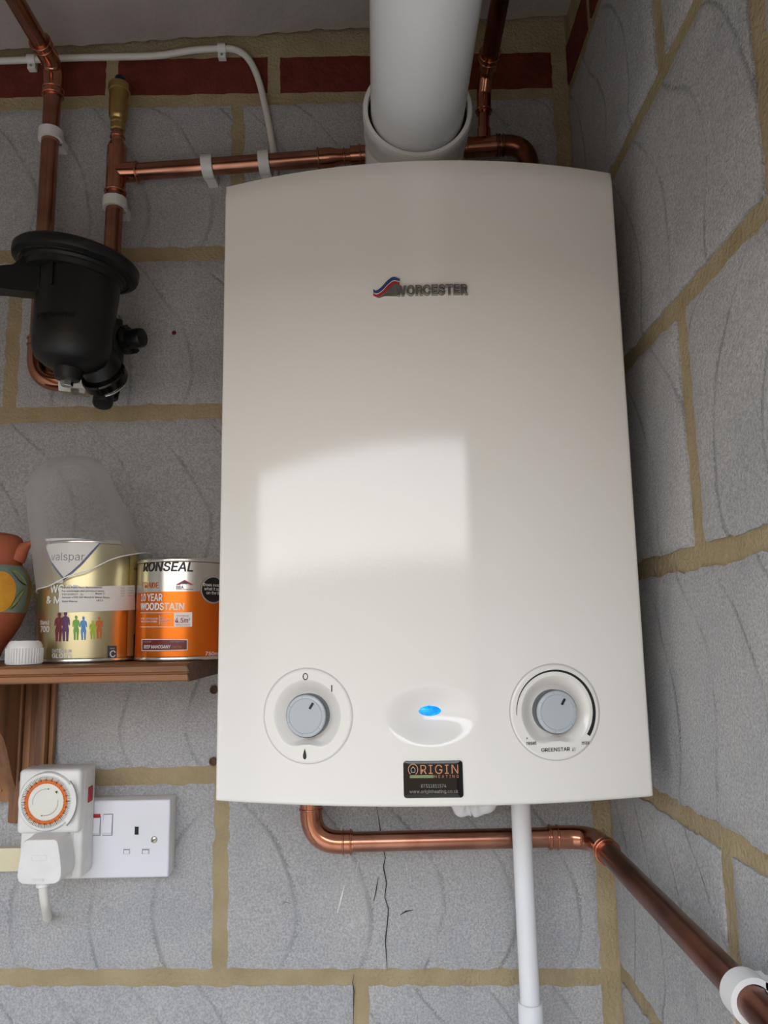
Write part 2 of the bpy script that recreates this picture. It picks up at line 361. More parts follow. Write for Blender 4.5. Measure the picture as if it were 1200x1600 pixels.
wall_b = struct('wall_back', MB().box(XL - .1, XR + .1, 0, .1, ZF, ZC + .05), MORTAR)
wall_r = struct('wall_right', MB().box(XR + .002, XR + .1, YF, 0, ZF, ZC + .05), MORTAR)
def jag(seed, t, amp): return amp * (noise.noise(Vector((t * 55, seed * 3.7, 0))) * .9 + noise.noise(Vector((t * 210, seed * 1.3, 5))) * .55)
bcount = 0
def masonry(parent, quad, face, mat, name, amp=.0036, flip=1, proud=.0025, step=.0075):
    """one block or brick: quad = (a0,a1,zb0,zb1,zt0,zt1) along the wall; face(a,z,h) puts it on the wall"""
    global bcount; bcount += 1; sd = bcount
    a0, a1, zb0, zb1, zt0, zt1 = quad
    nu = max(6, int((a1 - a0) / step)); nv = max(4, int((zt0 - zb0) / step))
    V = []; UV = []; idx = {}
    off = rnd.uniform(-.04, .04); tilt = rnd.uniform(-.0012, .0012); pr = proud + rnd.uniform(-.0008, .0012)
    for j in range(nv + 1):
        for i in range(nu + 1):
            s_, t = i / nu, j / nv
            zb = zb0 + (zb1 - zb0) * s_ + jag(sd, s_ * (a1 - a0), amp); zt = zt0 + (zt1 - zt0) * s_ + jag(sd + 50, s_ * (a1 - a0), amp)
            aa0 = a0 + jag(sd + 100, t * .215, amp); aa1 = a1 + jag(sd + 150, t * .215, amp)
            a = aa0 + (aa1 - aa0) * s_; z = zb + (zt - zb) * t
            e = min(i, nu - i, j, nv - j)
            h = (0.0002 if e == 0 else pr * (.8 if e == 1 else 1)) + (0 if e == 0 else tilt * (s_ - .5) + .0009 * noise.noise(Vector((a * 30, z * 30, sd))))
            V.append(face(a, z, h)); UV.append(((a - (a0 + a1) / 2) * flip + off, z - (zb0 + zt0) / 2))
    n1 = nu + 1; F = [(j * n1 + i, j * n1 + i + 1, (j + 1) * n1 + i + 1, (j + 1) * n1 + i) for j in range(nv) for i in range(nu)]
    rim = [i for i in range(n1)] + [j * n1 + nu for j in range(1, nv + 1)] + [nv * n1 + i for i in range(nu - 1, -1, -1)] + [j * n1 for j in range(nv - 1, 0, -1)]
    b = len(V)
    for r in rim:
        a, z = UV[r]; V.append(None); UV.append(UV[r])
    for k, r in enumerate(rim): V[b + k] = tuple(Vector(V[r]) - Vector(face(0, 0, .012)) + Vector(face(0, 0, 0)))
    L = len(rim); F += [(rim[k], b + k, b + (k + 1) % L, rim[(k + 1) % L]) for k in range(L)]
    mb = MB(); mb.v = V; mb.f = F
    return obj(name, mb, mat, parent, 50, uv=UV)
fb = lambda a, z, h: (a, -h, z)
fr_ = lambda a, z, h: (XR - h, -a, z)
# bed joints of the back wall: height at x=-.8 and at x=0, and thickness
def zline(p, q): 
    A, B = at(*p, 0), at(*q, 0); k = (B.z - A.z) / (B.x - A.x); return A.z + k * (-.8 - A.x), A.z - k * A.x
J = {0: zline((20, 1527), (900, 1527)), 1: (.2235, .231), 2: (.449, .456), 3: zline((30, 651), (320, 651)), 4: (.897, .899), 5: (1.1205, 1.1255), -1: (-.226, -.22)}
J[3] = (J[3][0], J[3][0] + .004)
JT = {-1: .016, 0: .0185, 1: .020, 2: .018, 3: .021, 4: .020, 5: .015}
def jz(k, x): a, b_ = J[k]; return a + (b_ - a) * (x + .8) / .8
PERP = {-1: [-1.19, -.741, -.2911, -.004], 0: [-1.355, -.906, -.4558, -.004], 1: [-1.13, -.683, -.235, -.004], 2: [-1.34, -.893, -.437, -.004], 3: [-1.19, -.7393, -.29, -.004], 4: [-1.345, -.897, -.4474, -.004]}
for k in range(-2, -6, -1):
    J[k] = (.2245 * k - .0015, .2245 * k + .004); JT[k] = .018; PERP[k] = [p + rnd.uniform(-.01, .01) if p < -.1 else p for p in PERP[-1 if k % 2 else 0]]
J[-6] = (ZF - .005, ZF - .005); JT[-6] = .018; PERP[-6] = PERP[0]
for k, ps in PERP.items():
    PERP[k] = ps = ([XL - .004] if ps[0] - XL > .03 else []) + ps
    for i in range(len(ps) - 1):
        if ps[i + 1] < XL + .02: continue
        g = .009; a0, a1 = max(ps[i], XL - .004) + g, ps[i + 1] - g
        masonry(wall_b, (a0, a1, jz(k, a0) + JT[k] / 2, jz(k, a1) + JT[k] / 2, jz(k + 1, a0) - JT[k + 1] / 2, jz(k + 1, a1) - JT[k + 1] / 2), fb, BLOCK, 'block', flip=-1 if (k, len(ps) - i) in ((0, 3), (1, 3), (1, 4), (-1, 4)) else 1, step=.0075 if k > -2 else .02)
bp = [-1.29, -1.07, -.847, -.624, -.3986, -.175, -.055, -.002]
for i in range(len(bp) - 1):
    if i == 5: a0, a1 = -.166, -.012
    elif i == 6: continue
    else: a0, a1 = bp[i] + .0085, bp[i + 1] - .0085
    masonry(wall_b, (a0, a1, 1.133, 1.134, 1.188, 1.189), fb, BRICK, 'brick', amp=.0015, proud=.0015)
# right wall courses (a = distance from the corner)
JR = {-1: -.222, 0: .002, 1: .227, 2: .4515, 3: .6755, 4: .9, 5: 1.1245}
PR = {-1: [.012, .12, .57, 1.0], 0: [.012, .325, .775, 1.0], 1: [.012, .1, .545, .99], 2: [.012, .322, .77, 1.0], 3: [.012, .045, .49, .94], 4: [.012, .322, .77, 1.0]}
for k in range(-2, -6, -1): JR[k] = .2248 * k + .002; PR[k] = PR[-1 if k % 2 else 0]
JR[-6] = ZF - .005; PR[-6] = PR[0]
for k, ps in PR.items():
    for i in range(len(ps) - 1):
        if k == 3 and i == 0: continue
        g = .0125; a0, a1 = ps[i] + (g if i else -.004), ps[i + 1] - g
        if k == 3 and i == 1: a0 = .006
        masonry(wall_r, (a0, a1, JR[k] + .0100, JR[k] + .0100, JR[k + 1] - .0100, JR[k + 1] - .0100), fr_, BLOCK, 'block', flip=-1 if (k + i) % 2 else 1, step=.0075 if k > -2 else .02)
for a0, a1 in ((.006, .105), (.122, .335), (.352, .565), (.582, .795), (.812, .985)):
    masonry(wall_r, (a0, a1, 1.134, 1.134, 1.19, 1.19), fr_, BRICK, 'brick', amp=.0015, proud=.0015)

# cracks, scratches and plug holes in the block faces
def streak(name, pxs, wd, mt, Y=-.0046):
    pts = [at(x, y, Y) for x, y in pxs]; mb = MB(); vs = []
    for i, p in enumerate(pts):
        d = (pts[min(i + 1, len(pts) - 1)] - pts[max(i - 1, 0)]).normalized(); nrm = Vector((-d.z, 0, d.x)); ww = wd * (.35 if i in (0, len(pts) - 1) else 1) * rnd.uniform(.6, 1.3) / 2
        vs += [p + nrm * ww, p - nrm * ww]
    return obj(name, mb.add(vs, [(2 * i, 2 * i + 1, 2 * i + 3, 2 * i + 2) for i in range(len(pts) - 1)]), mt, wall_b, 0)
streak('crack', [(588, 1258), (591, 1275), (594, 1296), (597, 1318), (602, 1340), (599, 1355), (604, 1380), (601, 1402), (607, 1420), (605, 1445), (602, 1470), (604, 1500), (605, 1517)], .0011, SHADOWGAP)
streak('crack', [(553, 1522), (551, 1535), (553, 1548), (552, 1600)], .0011, SHADOWGAP, -.0036)
streak('scratch', [(538, 1384), (534, 1400), (527, 1427)], .0016, PRINTW); streak('scratch', [(546, 1340), (545, 1352)], .0010, PRINTW); streak('scratch', [(561, 1342), (556, 1362)], .0010, PRINTW); streak('scratch', [(634, 1348), (636, 1360)], .0010, PRINTW)
streak('gouge', [(591, 1370), (588, 1390), (584, 1408)], .0013, SHADOWGAP); streak('gouge', [(625, 1430), (634, 1424), (645, 1422)], .0015, SHADOWGAP); streak('gouge', [(440, 1413), (446, 1409), (454, 1412)], .0014, INKG)
for x, y in ((334, 1078), (333, 1190)): p = at(x, y, -.004); obj('plug_hole', MB().lathe((p.x, -.0038, p.z), (0, -1, 0), [(.0052, 0), (.0048, .0012), (.003, .0013), (.0028, .0002)], 14), WOODE, wall_b, 30)
p = at(272, 520, -.004); obj('red_spot', MB().lathe((p.x, -.0040, p.z), (0, -1, 0), [(.0030, 0), (.0024, .0007), (0, .0008)], 14), MAROON, wall_b, 30)

# ---------------------------------------------------------------- boiler
BL = Vector((-.4130, -.2415)); BR = Vector((-.0205, -.2545)); BT = (BR - BL).normalized(); BN = Vector((BT.y, -BT.x)); BW = (BR - BL).length; BC = (BL + BR) / 2
SAG = .033; BRAD = ((BW / 2) ** 2 + SAG ** 2) / 2 / SAG; BCEN = BC - BN * (BRAD - SAG); BZ0, BZ1 = .2452, .8455; BHALF = math.asin(BW / 2 / BRAD)
def P(u, z, h=0):
    """point on the bowed front: u = distance along the bow from its middle, z height, h out of the surface"""
    t = u / BRAD; d = BT * math.sin(t) + BN * math.cos(t); q = BCEN + d * (BRAD + h); return (q.x, q.y, z)
def hit(px, py):
    d = ray(px, py); d2 = Vector((d.x, d.y)); o = Vector((CAM.x, CAM.y)) - BCEN; a = d2.dot(d2); b_ = o.dot(d2); c = o.dot(o) - BRAD ** 2
    t = (-b_ - math.sqrt(b_ * b_ - a * c)) / a; p = CAM + d * t; e = Vector((p.x, p.y)) - BCEN
    return BRAD * math.atan2(e.dot(BT), e.dot(BN)), p.z
UM = BRAD * BHALF
boiler = thing('boiler', (BC.x, -.13, BZ0), 'large white wall-hung gas boiler with two dials and a bowed front', 'boiler')
DL, DR, LD = hit(480, 1118), hit(868, 1112), hit(672, 1112)
def panel_h(u, z):
    h = 0
    for c in (DL, DR):
        r = math.hypot(u - c[0], z - c[1])
        if r < .0385: h -= .022 * min(1, (.0385 - r) / .003)
    rho = ((u - LD[0]) / .043) ** 2 + ((z - LD[1] + .003) / .0275) ** 2
    if rho < 1: h -= .0125 * (1 - rho) ** 1.9
    return h
nu = 250
us = [-UM + 2 * UM * i / nu for i in range(nu + 1)]
zd = .32; zs = [BZ0 + .0012 * i for i in range(int((DL[1] + .05 - BZ0) / .0012))]; zs += [zs[-1] + (BZ1 - zs[-1]) * i / 40 for i in range(1, 41)]
mb = MB(); rr = .004
def ptp(u, z):
    e = min(UM - abs(u), z - BZ0, BZ1 - z); k = 0
    if e < rr: k = -(rr - math.sqrt(max(0, rr * rr - (rr - e) ** 2)))
    return P(u, z, k + panel_h(u, z))
mb.grid(us, zs, ptp)
obj('front_cover', mb, ENAMEL, boiler, 0).data.shade_smooth()
# casing behind the cover
mb = MB(); YB = -.052
ol = [P(u, 0, -.0035)[:2] for u in [-UM + 2 * UM * i / 40 for i in range(41)]] 
ol = [(ol[0][0], YB)] + ol + [(ol[-1][0], YB)]
# shell: sides, top and bottom with an open front just under the cover
n_ = len(ol); vsx = [(x, y, BZ0 + .001) for x, y in ol] + [(x, y, BZ1 - .001) for x, y in ol]
mb.add(vsx, [(i, (i + 1) % n_, n_ + (i + 1) % n_, n_ + i) for i in list(range(0, 1)) + [n_ - 2, n_ - 1]] + [tuple(range(n_ - 1, -1, -1)), tuple(range(n_, 2 * n_))])
obj('casing', mb, ENAMEL, boiler, 20)
obj('hanging_bracket', MB().box(-.36, -.08, YB - .001, -.002, .62, .70), CHROME, boiler, 20)

def polar(c, prof, rd=None, n=96):
    mb = MB(); rs = prof; vs = []
    for r in rs:
        for j in range(n):
            th = 2 * PI * j / n; vs.append(P(c[0] + r * math.cos(th), c[1] + r * math.sin(th), rd(r, th)))
    k = len(rs); mb.add(vs, [(i * n + j, i * n + (j + 1) % n, (i + 1) * n + (j + 1) % n, (i + 1) * n + j) for i in range(k - 1) for j in range(n)])
    return mb
def dial(c, marks):
    def h(r, th):
        top = .0013
        if r > .0396: return top - (r - .0396) / .0012 * .0016
        if r > .0390: return top - .0004
        R_ = .0312; s_ = math.sin(th); cx_, cy_ = r * math.cos(th), r * s_
        cut = -.0245 - .0022 * (1 - math.cos(min(1, abs(cx_) / .017) * PI)) / 2 * 1.0
        if cy_ < cut: return top
        d = min(R_ - r, 1) ; 
        if d <= 0: return top
        dep = .0085 * math.sin(min(1, d / .0135) * PI / 2) ** 1.25
        e = (cy_ - cut) / .0035
        if e < 1: dep *= max(0, min(1, e)) ** .6
        return top - dep
    rs = [.0168 + .0004 * i for i in range(60)]; rs = [r for r in rs if r < .0388] + [.0388, .0390, .0393, .0396, .0400, .0404, .0408]
    d = obj('dial', polar(c, rs, h, 128), ENAMEL, boiler, 60)
    obj('seam_ring', polar(c, [.0399, .0401, .0414, .0416], lambda r, th: .0002 if .04 < r < .0415 else -.0003, 96), RING, d, 0)
    k = thing_part_knob(c, d)
    for nm, mbm, mt in marks: obj(nm, mbm, mt, d, 0)
    return d
def thing_part_knob(c, d):
    prof = [(.0182, -.011), (.0182, .0035), (.0178, .0046), (.0168, .0052), (.0152, .0052), (.0149, .0048), (.0146, .0052), (0, .0053)]
    base = Vector(P(c[0], c[1], 0)); ax = Vector(P(c[0], c[1], 1)) - base
    kn = obj('knob', MB().lathe(base, ax, prof, 56), KNOB, boiler, 35)
    obj('knob_rim', MB().lathe(base, ax, [(.0186, -.011), (.0190, .0018), (.0186, .0026), (.0181, .0030), (.018, -.01)], 56), KNOBD, kn, 35)
    a = math.radians(58); q = []
    for x, y in rrect(.0062, .0022, .0008, 3): q.append((c[0] + .0103 * math.cos(a) + x * math.cos(a) - y * math.sin(a), c[1] + .0103 * math.sin(a) + x * math.sin(a) + y * math.cos(a)))
    obj('pointer', MB().slab(q, P, .0050, .0058, .0002), INK, kn, 30)
    tk = MB()
    for deg in (15, 100, 150, 200, 260, 320):
        a = math.radians(deg); tk.slab([(c[0] + r * math.cos(a) - y * math.sin(a), c[1] + r * math.sin(a) + y * math.cos(a)) for r, y in ((.0152, -.0001), (.0176, -.0001), (.0176, .0001), (.0152, .0001))], P, .0054, .0054)
    obj('grip_line', tk, KNOBD, kn, 0)
    return kn
def ring2(cx, cy, a, b, w_, fn, h, n=40, a0=0, a1=2 * PI, w2=None):
    mb = MB(); vs = []; 
    for k in range(n + 1):
        t = a0 + (a1 - a0) * k / n; ww = w_ if w2 is None else w_ + (w2 - w_) * k / n
        for q in (-.5, .5): vs.append(fn(cx + (a + ww * q) * math.cos(t), cy + (b + ww * q) * math.sin(t), h))
    return mb.add(vs, [(2 * k, 2 * k + 1, 2 * k + 3, 2 * k + 2) for k in range(n)])
HT = .0016
oo = hit(478, 1057); ii = hit(519, 1075.5)
dr = hit(477, 1177); drop = [(dr[0] + .0023 * math.sin(t) * (math.sin(t / 2) ** 1.5), dr[1] + .0047 * math.cos(t) - .0002) for t in [2 * PI * k / 40 for k in range(40)]]
dial(DL, [('off_mark', ring2(oo[0], oo[1], .0021, .0027, .0008, P, HT), INK), ('on_mark', MB().slab(rrect(.0010, .0058, .0001, 1, ii[0], ii[1]), P, HT, HT), INK), ('drop_mark', MB().slab(drop, P, HT, HT, 0, False), INK)])
def fpx(st, x0, x1, y, ch, h, **k):
    a, b_ = hit(x0, y), hit(x1, y); c2 = hit((x0 + x1) / 2, y - ch); return fit(st, a[0], b_[0], (a[1] + b_[1]) / 2, c2[1] - (a[1] + b_[1]) / 2, P, h, **k)
ar_ = hit(822.5, 1153)
dial(DR, [('output_scale', ring2(DR[0], DR[1], .0352, .0352, .0005, P, HT, 70, math.radians(183), math.radians(-36), .0033), INK),
          ('reset_lettering', fpx('reset', 822, 837.5, 1163.5, 6.4, HT, bold=.012), INK),
          ('maximum_lettering', fpx('max', 908, 920, 1163, 6.4, HT, bold=.012), INK),
          ('model_lettering', fpx('GREENSTAR', 845, 889.5, 1173.5, 5.6, HT, bold=.018), INK),
          ('model_suffix', fpx('Ri', 892.5, 899, 1173.5, 5.8, HT, shear=.25), INKG),
          ('reset_mark', MB().slab([(ar_[0] - .0008, ar_[1] - .0006), (ar_[0] + .0008, ar_[1] - .0006), (ar_[0], ar_[1] + .0008)], P, HT, HT), INK)])
# lamp in its dished recess
mb = MB(); vs = []; n = 40; le = [(0, .0024), (.4, .0022), (.7, .0016), (.9, .0008), (1, 0)]
def ledp(u, v, h): return P(LD[0] + u, LD[1] + v, -.0120 + h)
for k, h_ in le:
    for j in range(n):
        t = 2 * PI * j / n; sq = .0118 * math.cos(t); vs.append(ledp(sq * max(k, .001), .0050 * math.sin(t) * (1 - .15 * abs(math.cos(t))) * max(k, .001), h_))
mb.add(vs, [(i * n + j, i * n + (j + 1) % n, (i + 1) * n + (j + 1) % n, (i + 1) * n + j) for i in range(len(le) - 1) for j in range(n)])
obj('indicator_lamp', mb, LED, boiler, 0, label='glowing blue oval lamp')
# installer's sticker
s0, s1 = hit(631, 1247), hit(722.5, 1188); sw, sh = s1[0] - s0[0], s1[1] - s0[1]; sc0 = ((s0[0] + s1[0]) / 2, (s0[1] + s1[1]) / 2)
stk = obj('sticker', MB().slab(rrect(sw, sh, .0025, 5, *sc0), P, 0, .0013, .0007), BLACKG, boiler, 40, label='domed black installer sticker')
def sk(fx, fy): return lambda u, v, h: P(s0[0] + fx * sw + u, s0[1] + fy * sh + v, h)
HS = .0015; obj('company_lettering', fpx('RIGIN', 657, 716, 1208.5, 14, HS, space=1.15), COPPRINT, stk, 0)
c_ = hit(645.5, 1202)
obj('company_emblem', ring2(c_[0], c_[1], .0040, .0045, .0007, P, HS, 40, math.radians(-60), math.radians(235)), COPPRINT, stk, 0)
hs = [(-.0016, -.0022), (-.0016, .0005), (0, .0023), (.0016, .0005), (.0016, -.0022)]; mb = MB()
for i in range(5):
    a, b_ = hs[i], hs[(i + 1) % 5]; d = Vector((b_[0] - a[0], b_[1] - a[1])).normalized() * .00025; nn = (-d.y, d.x)
    mb.slab([(c_[0] + a[0] + nn[0], c_[1] + a[1] + nn[1]), (c_[0] + a[0] - nn[0], c_[1] + a[1] - nn[1]), (c_[0] + b_[0] - nn[0], c_[1] + b_[1] - nn[1]), (c_[0] + b_[0] + nn[0], c_[1] + b_[1] + nn[1])], P, HS, HS)
obj('house_emblem', mb, GREYP, stk, 0)
ub = hit(659, 1213); obj('underline_bar', MB().slab(rrect(sw * .40, .0024, .0003, 2, *ub), P, HS, HS), OLIVEP, stk, 0)
obj('trade_lettering', fpx('HEATING', 679, 716.5, 1215, 4.6, HS, space=1.5), COPPRINT, stk, 0)
obj('phone_lettering', fpx('07311811574', 658, 697, 1230, 5.2, HS, bold=.012), GREYP, stk, 0)
obj('web_lettering', fpx('www.originheating.co.uk', 640, 716, 1238.5, 5.0, HS, bold=.010), GREYP, stk, 0)
# maker's badge
obj('badge_lettering', fpx('WORCESTER', 617, 731, 462, 14.5, .0004, bold=.018, depth=.0022, space=1.08), BADGE, boiler, 30)
def bz(pp, n=14): return [tuple(Vector((q[0], q[1], 0))[:2]) for q in spline([Vector((*hit(*p), 0)) for p in pp], n)]
def ribbon(name, top, bot, mt, h0, h1):
    A, B = bz(top), bz(bot); mb = MB(); vs = []
    for a, b_ in zip(A, B): vs += [P(a[0], a[1], h0), P(a[0], a[1], h1), P(b_[0], b_[1], h1), P(b_[0], b_[1], h0)]
    mb.add(vs, [(4 * i + j, 4 * i + j + 1, 4 * i + j + 5, 4 * i + j + 4) for i in range(len(A) - 1) for j in range(3)] + [(0, 1, 2, 3)] + [tuple(len(vs) - 4 + j for j in (3, 2, 1, 0))])
    return obj(name, mb, mt, boiler, 40)
ribbon('badge_flag_silver', [(583.5, 461), (590, 464.5), (600, 457), (612, 447), (619, 444), (625.5, 446)], [(584, 463), (592, 466), (602, 463.5), (612, 463.5), (619, 463.5), (624, 463.5)], TINP, 0, .0012)
ribbon('badge_flag_red', [(583.5, 459), (589, 461), (597, 456.5), (607, 446), (615, 440.5), (624.5, 442)], [(583.5, 462.5), (590, 464.5), (599, 460.5), (609, 450), (616, 444), (624.5, 446)], PRINTR, 0, .0016)
ribbon('badge_flag_white', [(583.5, 457.6), (589, 459.4), (597, 455), (607, 444.6), (615, 439), (624.5, 440.3)], [(583.5, 459.4), (589, 461.4), (597, 457), (607, 446.5), (615, 441), (624.5, 442.4)], PRINTW, 0, .0015)
ribbon('badge_flag_blue', [(583.5, 452.5), (588, 455), (596, 449.5), (606, 439), (615, 433.8), (625, 437)], [(583.5, 457.8), (589, 459.6), (597, 455.2), (607, 444.8), (615, 439.2), (624.5, 440.5)], PRINTB, 0, .0016)

# ---------------------------------------------------------------- flue
fl = thing('flue', (-.213, -.125, BZ1), 'fat white flue pipe rising from the boiler and running forward', 'flue')
FA = Vector((-.2115, -.186, .959)); FD = Vector((.012, -1, .045)).normalized()
e0 = Vector((-.2135, -.125, BZ1)); 
obj('turret', MB().lathe(e0, (0, 0, 1), [(.07, 0), (.07, .012), (.064, .018), (.064, .045)], 48), WHITE, fl, 35)
obj('elbow', MB().sweep(fillet([e0 + Vector((0, 0, .03)), e0 + Vector((0, 0, FA.z - BZ1 - .003)), FA], .055, 10), .0575, 40), FLUE, fl, 40)
obj('socket', MB().lathe(FA - FD * .03, FD, [(.0575, -.002), (.0595, .004), (.0595, .028), (.0603, .030), (.0603, .042), (.0592, .044), (.0552, .044), (.0545, .040), (.0545, .01)], 56), WHITE2, fl, 35)
end = FA + FD * ((YF - FA.y) / FD.y)
obj('seal', MB().torus(FA + FD * .006, FD, .0528, .002, 48), SHADOWGAP, fl, 0)
obj('pipe', MB().sweep([FA - FD * .02, FA + FD * .3, FA + FD * .8, end], .0515, 64), FLUE, fl, 40)

# ---------------------------------------------------------------- copper pipework
R22, R15, YP = .011, .0075, -.034
def fitting(name, parent, pts, bend, r=.0128, ends=(1, 1), mat=None):
    pts = [Vector(p) for p in pts]; mb = MB(); mb.sweep(fillet(pts, bend, 10) if len(pts) > 2 else pts, r, 24)
    if ends[0]:
        d = (pts[1] - pts[0]).normalized()
        for k, q in ((.0025, .0013), (.011, .0011)): mb.torus(pts[0] + d * k, d, r + .0003, q)
    if ends[1]:
        d = (pts[-2] - pts[-1]).normalized()
        for k, q in ((.0025, .0013), (.011, .0011)): mb.torus(pts[-1] + d * k, d, r + .0003, q)
    return obj(name, mb, mat or COPPERF, parent, 50)
def tube(name, parent, a, b_, r=R22, mat=None): return obj(name, MB().sweep([a, Vector(a).lerp(Vector(b_), .5), b_], r, 24), mat or COPPER, parent, 40)
# left riser: up the wall, over the ceiling edge and forward
XA = -.6892; zA0, zA1 = .712, 1.1523
t = thing('copper_pipe', (XA, YP, zA0), 'copper pipe climbing the wall at far left, bending forward under the ceiling', 'pipe')
tube('riser', t, (XA - .001, YP, zA0 + .035), (XA, YP, zA1 - .02))
fitting('elbow', t, [(XA, YP, zA1 - .046), (XA, YP, zA1), (XA, YP - .047, zA1)], .022)
tube('forward_run', t, (XA, YP - .03, zA1), (XA, YF, zA1))
xE = at(104, 594, YP).x
fitting('elbow', t, [(XA - .001, YP, zA0 + .058), (XA - .001, YP, zA0), (xE, YP, zA0 - .001)], .032, ends=(1, 0))
# second riser with the tee and the run to the right
XB = -.6003; zT = .9955
t2 = thing('copper_pipe', (XB, YP, .80), 'copper pipe with a tee rising behind the black filter, running right to the flue', 'pipe')
tube('riser', t2, (XB - .002, YP, .795), (XB, YP, zT - .02))
mb = MB(); mb.sweep([(XB, YP, zT - .030), (XB, YP, zT + .034)], .0128, 24); mb.sweep([(XB, YP, zT), (XB + .03, YP, zT + .0005)], .0128, 24)
mb.torus((XB, YP, zT - .028), (0, 0, 1), .0131, .0013); mb.torus((XB + .028, YP, zT), (1, 0, 0), .0131, .0013); mb.sweep([(XB, YP, zT + .034), (XB, YP, zT + .040), (XB, YP, zT + .044)], [.0128, .011, .009], 24)
mb.sweep([(XB, YP, zT + .04), (XB, YP, zT + .054)], .0088, 20); mb.torus((XB, YP, zT + .050), (0, 0, 1), .009, .0011)
obj('tee', mb, COPPERF, t2, 50)
tube('stub', t2, (XB, YP, zT + .05), (XB, YP, zT + .068), R15)
hA, hB = Vector((XB + .02, YP, zT)), Vector((-.128, YP, 1.0235))
hd = (hB - hA)
def hp(x): return hA + hd * ((x - hA.x) / hd.x)
tube('level_run', t2, hA, hp(-.32)); tube('level_run', t2, hp(-.285), hp(-.075))
mb = MB(); mb.sweep([hp(-.336), hp(-.318), hp(-.305), hp(-.275)], [.0128, .0128, .0096, .0096], 24)
for x, r in ((-.334, .0132), (-.30, .010), (-.279, .0132)): mb.torus(hp(x), hd, r, .0013)
mb.sweep([hp(-.292), hp(-.268)], .0128, 24)
obj('reducer', mb, COPPERF, t2, 50)
xC = -.1150; pC = hp(xC)
mb = MB(); mb.sweep([hp(xC - .026), hp(xC + .022)], .0128, 24); mb.sweep([pC, pC + Vector((0, 0, .024))], .0092, 20); mb.torus(hp(xC + .020), hd, .0131, .0013); mb.torus(hp(xC - .024), hd, .0131, .0013)
obj('tee', mb, COPPERF, t2, 50)
xD = -.057; pD = hp(xD)
fitting('elbow', t2, [hp(xD - .044), pD, pD - Vector((0, 0, .05))], .032, ends=(1, 1), mat=COPPERD)
tube('drop', t2, pD - Vector((0, 0, .03)), (pD.x, YP, .86), mat=COPPERD)
# short riser on the right that also turns forward
zR = 1.1194; xF = -.1105
t3 = thing('copper_pipe', pC + Vector((0, 0, .026)), 'dark copper pipe behind the right side of the flue, turning forward under the ceiling', 'pipe')
tube('riser', t3, pC + Vector((0, 0, .025)), (xC + .002, YP, zR - .03), R15)
mb = MB(); mb.sweep(fillet([(xC + .001, YP, zR - .048), (xC + .002, YP, zR - .02), (xF, YP - .014, zR), (xF, YP - .044, zR)], .014, 8), .0098, 24); mb.torus((xC + .001, YP, zR - .044), (0, 0, 1), .0102, .0012)
mb.sweep([(xF, YP - .03, zR), (xF, YP - .052, zR)], .0130, 24); mb.torus((xF, YP - .050, zR), (0, 1, 0), .0132, .0014); mb.torus((xF, YP - .042, zR), (0, 1, 0), .0132, .0012)
obj('elbow', mb, COPPERF, t3, 50)
tube('forward_run', t3, (xF, YP - .045, zR), (xF, YF, zR), mat=COPPERD)
# gas pipe below the boiler, turning forward along the right wall
zG = .1560; YG = -.036; xG0 = at(486, 1290, YG).x; xG1 = -.0225
t4 = thing('copper_pipe', (xG0, YG, zG - .012), 'copper pipe below the boiler, turning forward along the right-hand wall', 'pipe')
tube('drop', t4, (xG0, YG, .27), (xG0, YG, zG + .03))
fitting('elbow', t4, [(xG0, YG, zG + .048), (xG0, YG, zG), (xG0 + .048, YG, zG)], .034)
tube('level_run', t4, (xG0 + .035, YG, zG), (xG1 - .03, YG, zG + .0015))
fitting('elbow', t4, [(xG1 - .052, YG, zG + .0015), (xG1, YG, zG + .001), (xG1, YG - .062, zG)], .030)
tube('forward_run', t4, (xG1, YG - .05, zG), (xG1 - .008, YF, zG), mat=COPPERD)

def clip(c, axis, wall, group, label, rr=R22, ht=.014):
    """snap-on pipe clip: ring round the pipe, shoulder and foot against the wall; wall = vector from pipe centre to the wall"""
    c = Vector(c); ax = Vector(axis).normalized(); wd = Vector(wall); L = wd.length; wn = wd.normalized(); sd = ax.cross(wn)
    t = thing('pipe_clip', c + wd, label, 'pipe clip', group)
    ri, ro = rr + .0003, rr + .0042; a0 = math.radians(38); vs = []; n = 30; mb = MB()
    for k in range(n + 1):
        a = a0 + (2 * PI - 2 * a0) * k / n
        d = wn * math.cos(a) + sd * math.sin(a)
        for r in (ri, ro):
            for s_ in (-.5, .5): vs.append(c + d * r + ax * ht * s_)
    fs = []
    for k in range(n):
        q = 4 * k; fs += [(q, q + 1, q + 5, q + 4), (q + 2, q + 6, q + 7, q + 3), (q, q + 4, q + 6, q + 2), (q + 1, q + 3, q + 7, q + 5)]
    fs += [(0, 2, 3, 1), (4 * n, 4 * n + 1, 4 * n + 3, 4 * n + 2)]
    obj('band', mb.add(vs, fs), CLIPM, t, 40)
    def bx(d0, d1, w0, hh):
        m_ = MB(); q = [c + wn * d + sd * (w0 * e) + ax * (hh * f) for d in (d0, d1) for e in (-.5, .5) for f in (-.5, .5)]
        return m_.add(q, [(0, 1, 3, 2), (4, 6, 7, 5), (0, 4, 5, 1), (2, 3, 7, 6), (0, 2, 6, 4), (1, 5, 7, 3)])
    obj('foot', bx(rr + .0006, L, .020, ht * .92), CLIPM, t, 20)
    m_ = bx(rr * .72, rr + .002, .0245, ht)
    obj('shoulder', m_, CLIPM, t, 20)
    return t
def fwd(c, y=0): return (0, -c[1] + y, 0)
zc = at(84, 212, YP).z; c = (XA, YP, zc); clip(c, (0, 0, 1), fwd(c, -.001), 'white pipe clips', 'white plastic clip on the far-left copper riser')
zc = at(182, 319, YP).z; c = (XB, YP, zc); clip(c, (0, 0, 1), fwd(c, -.001), 'white pipe clips', 'white plastic clip just below the copper tee')
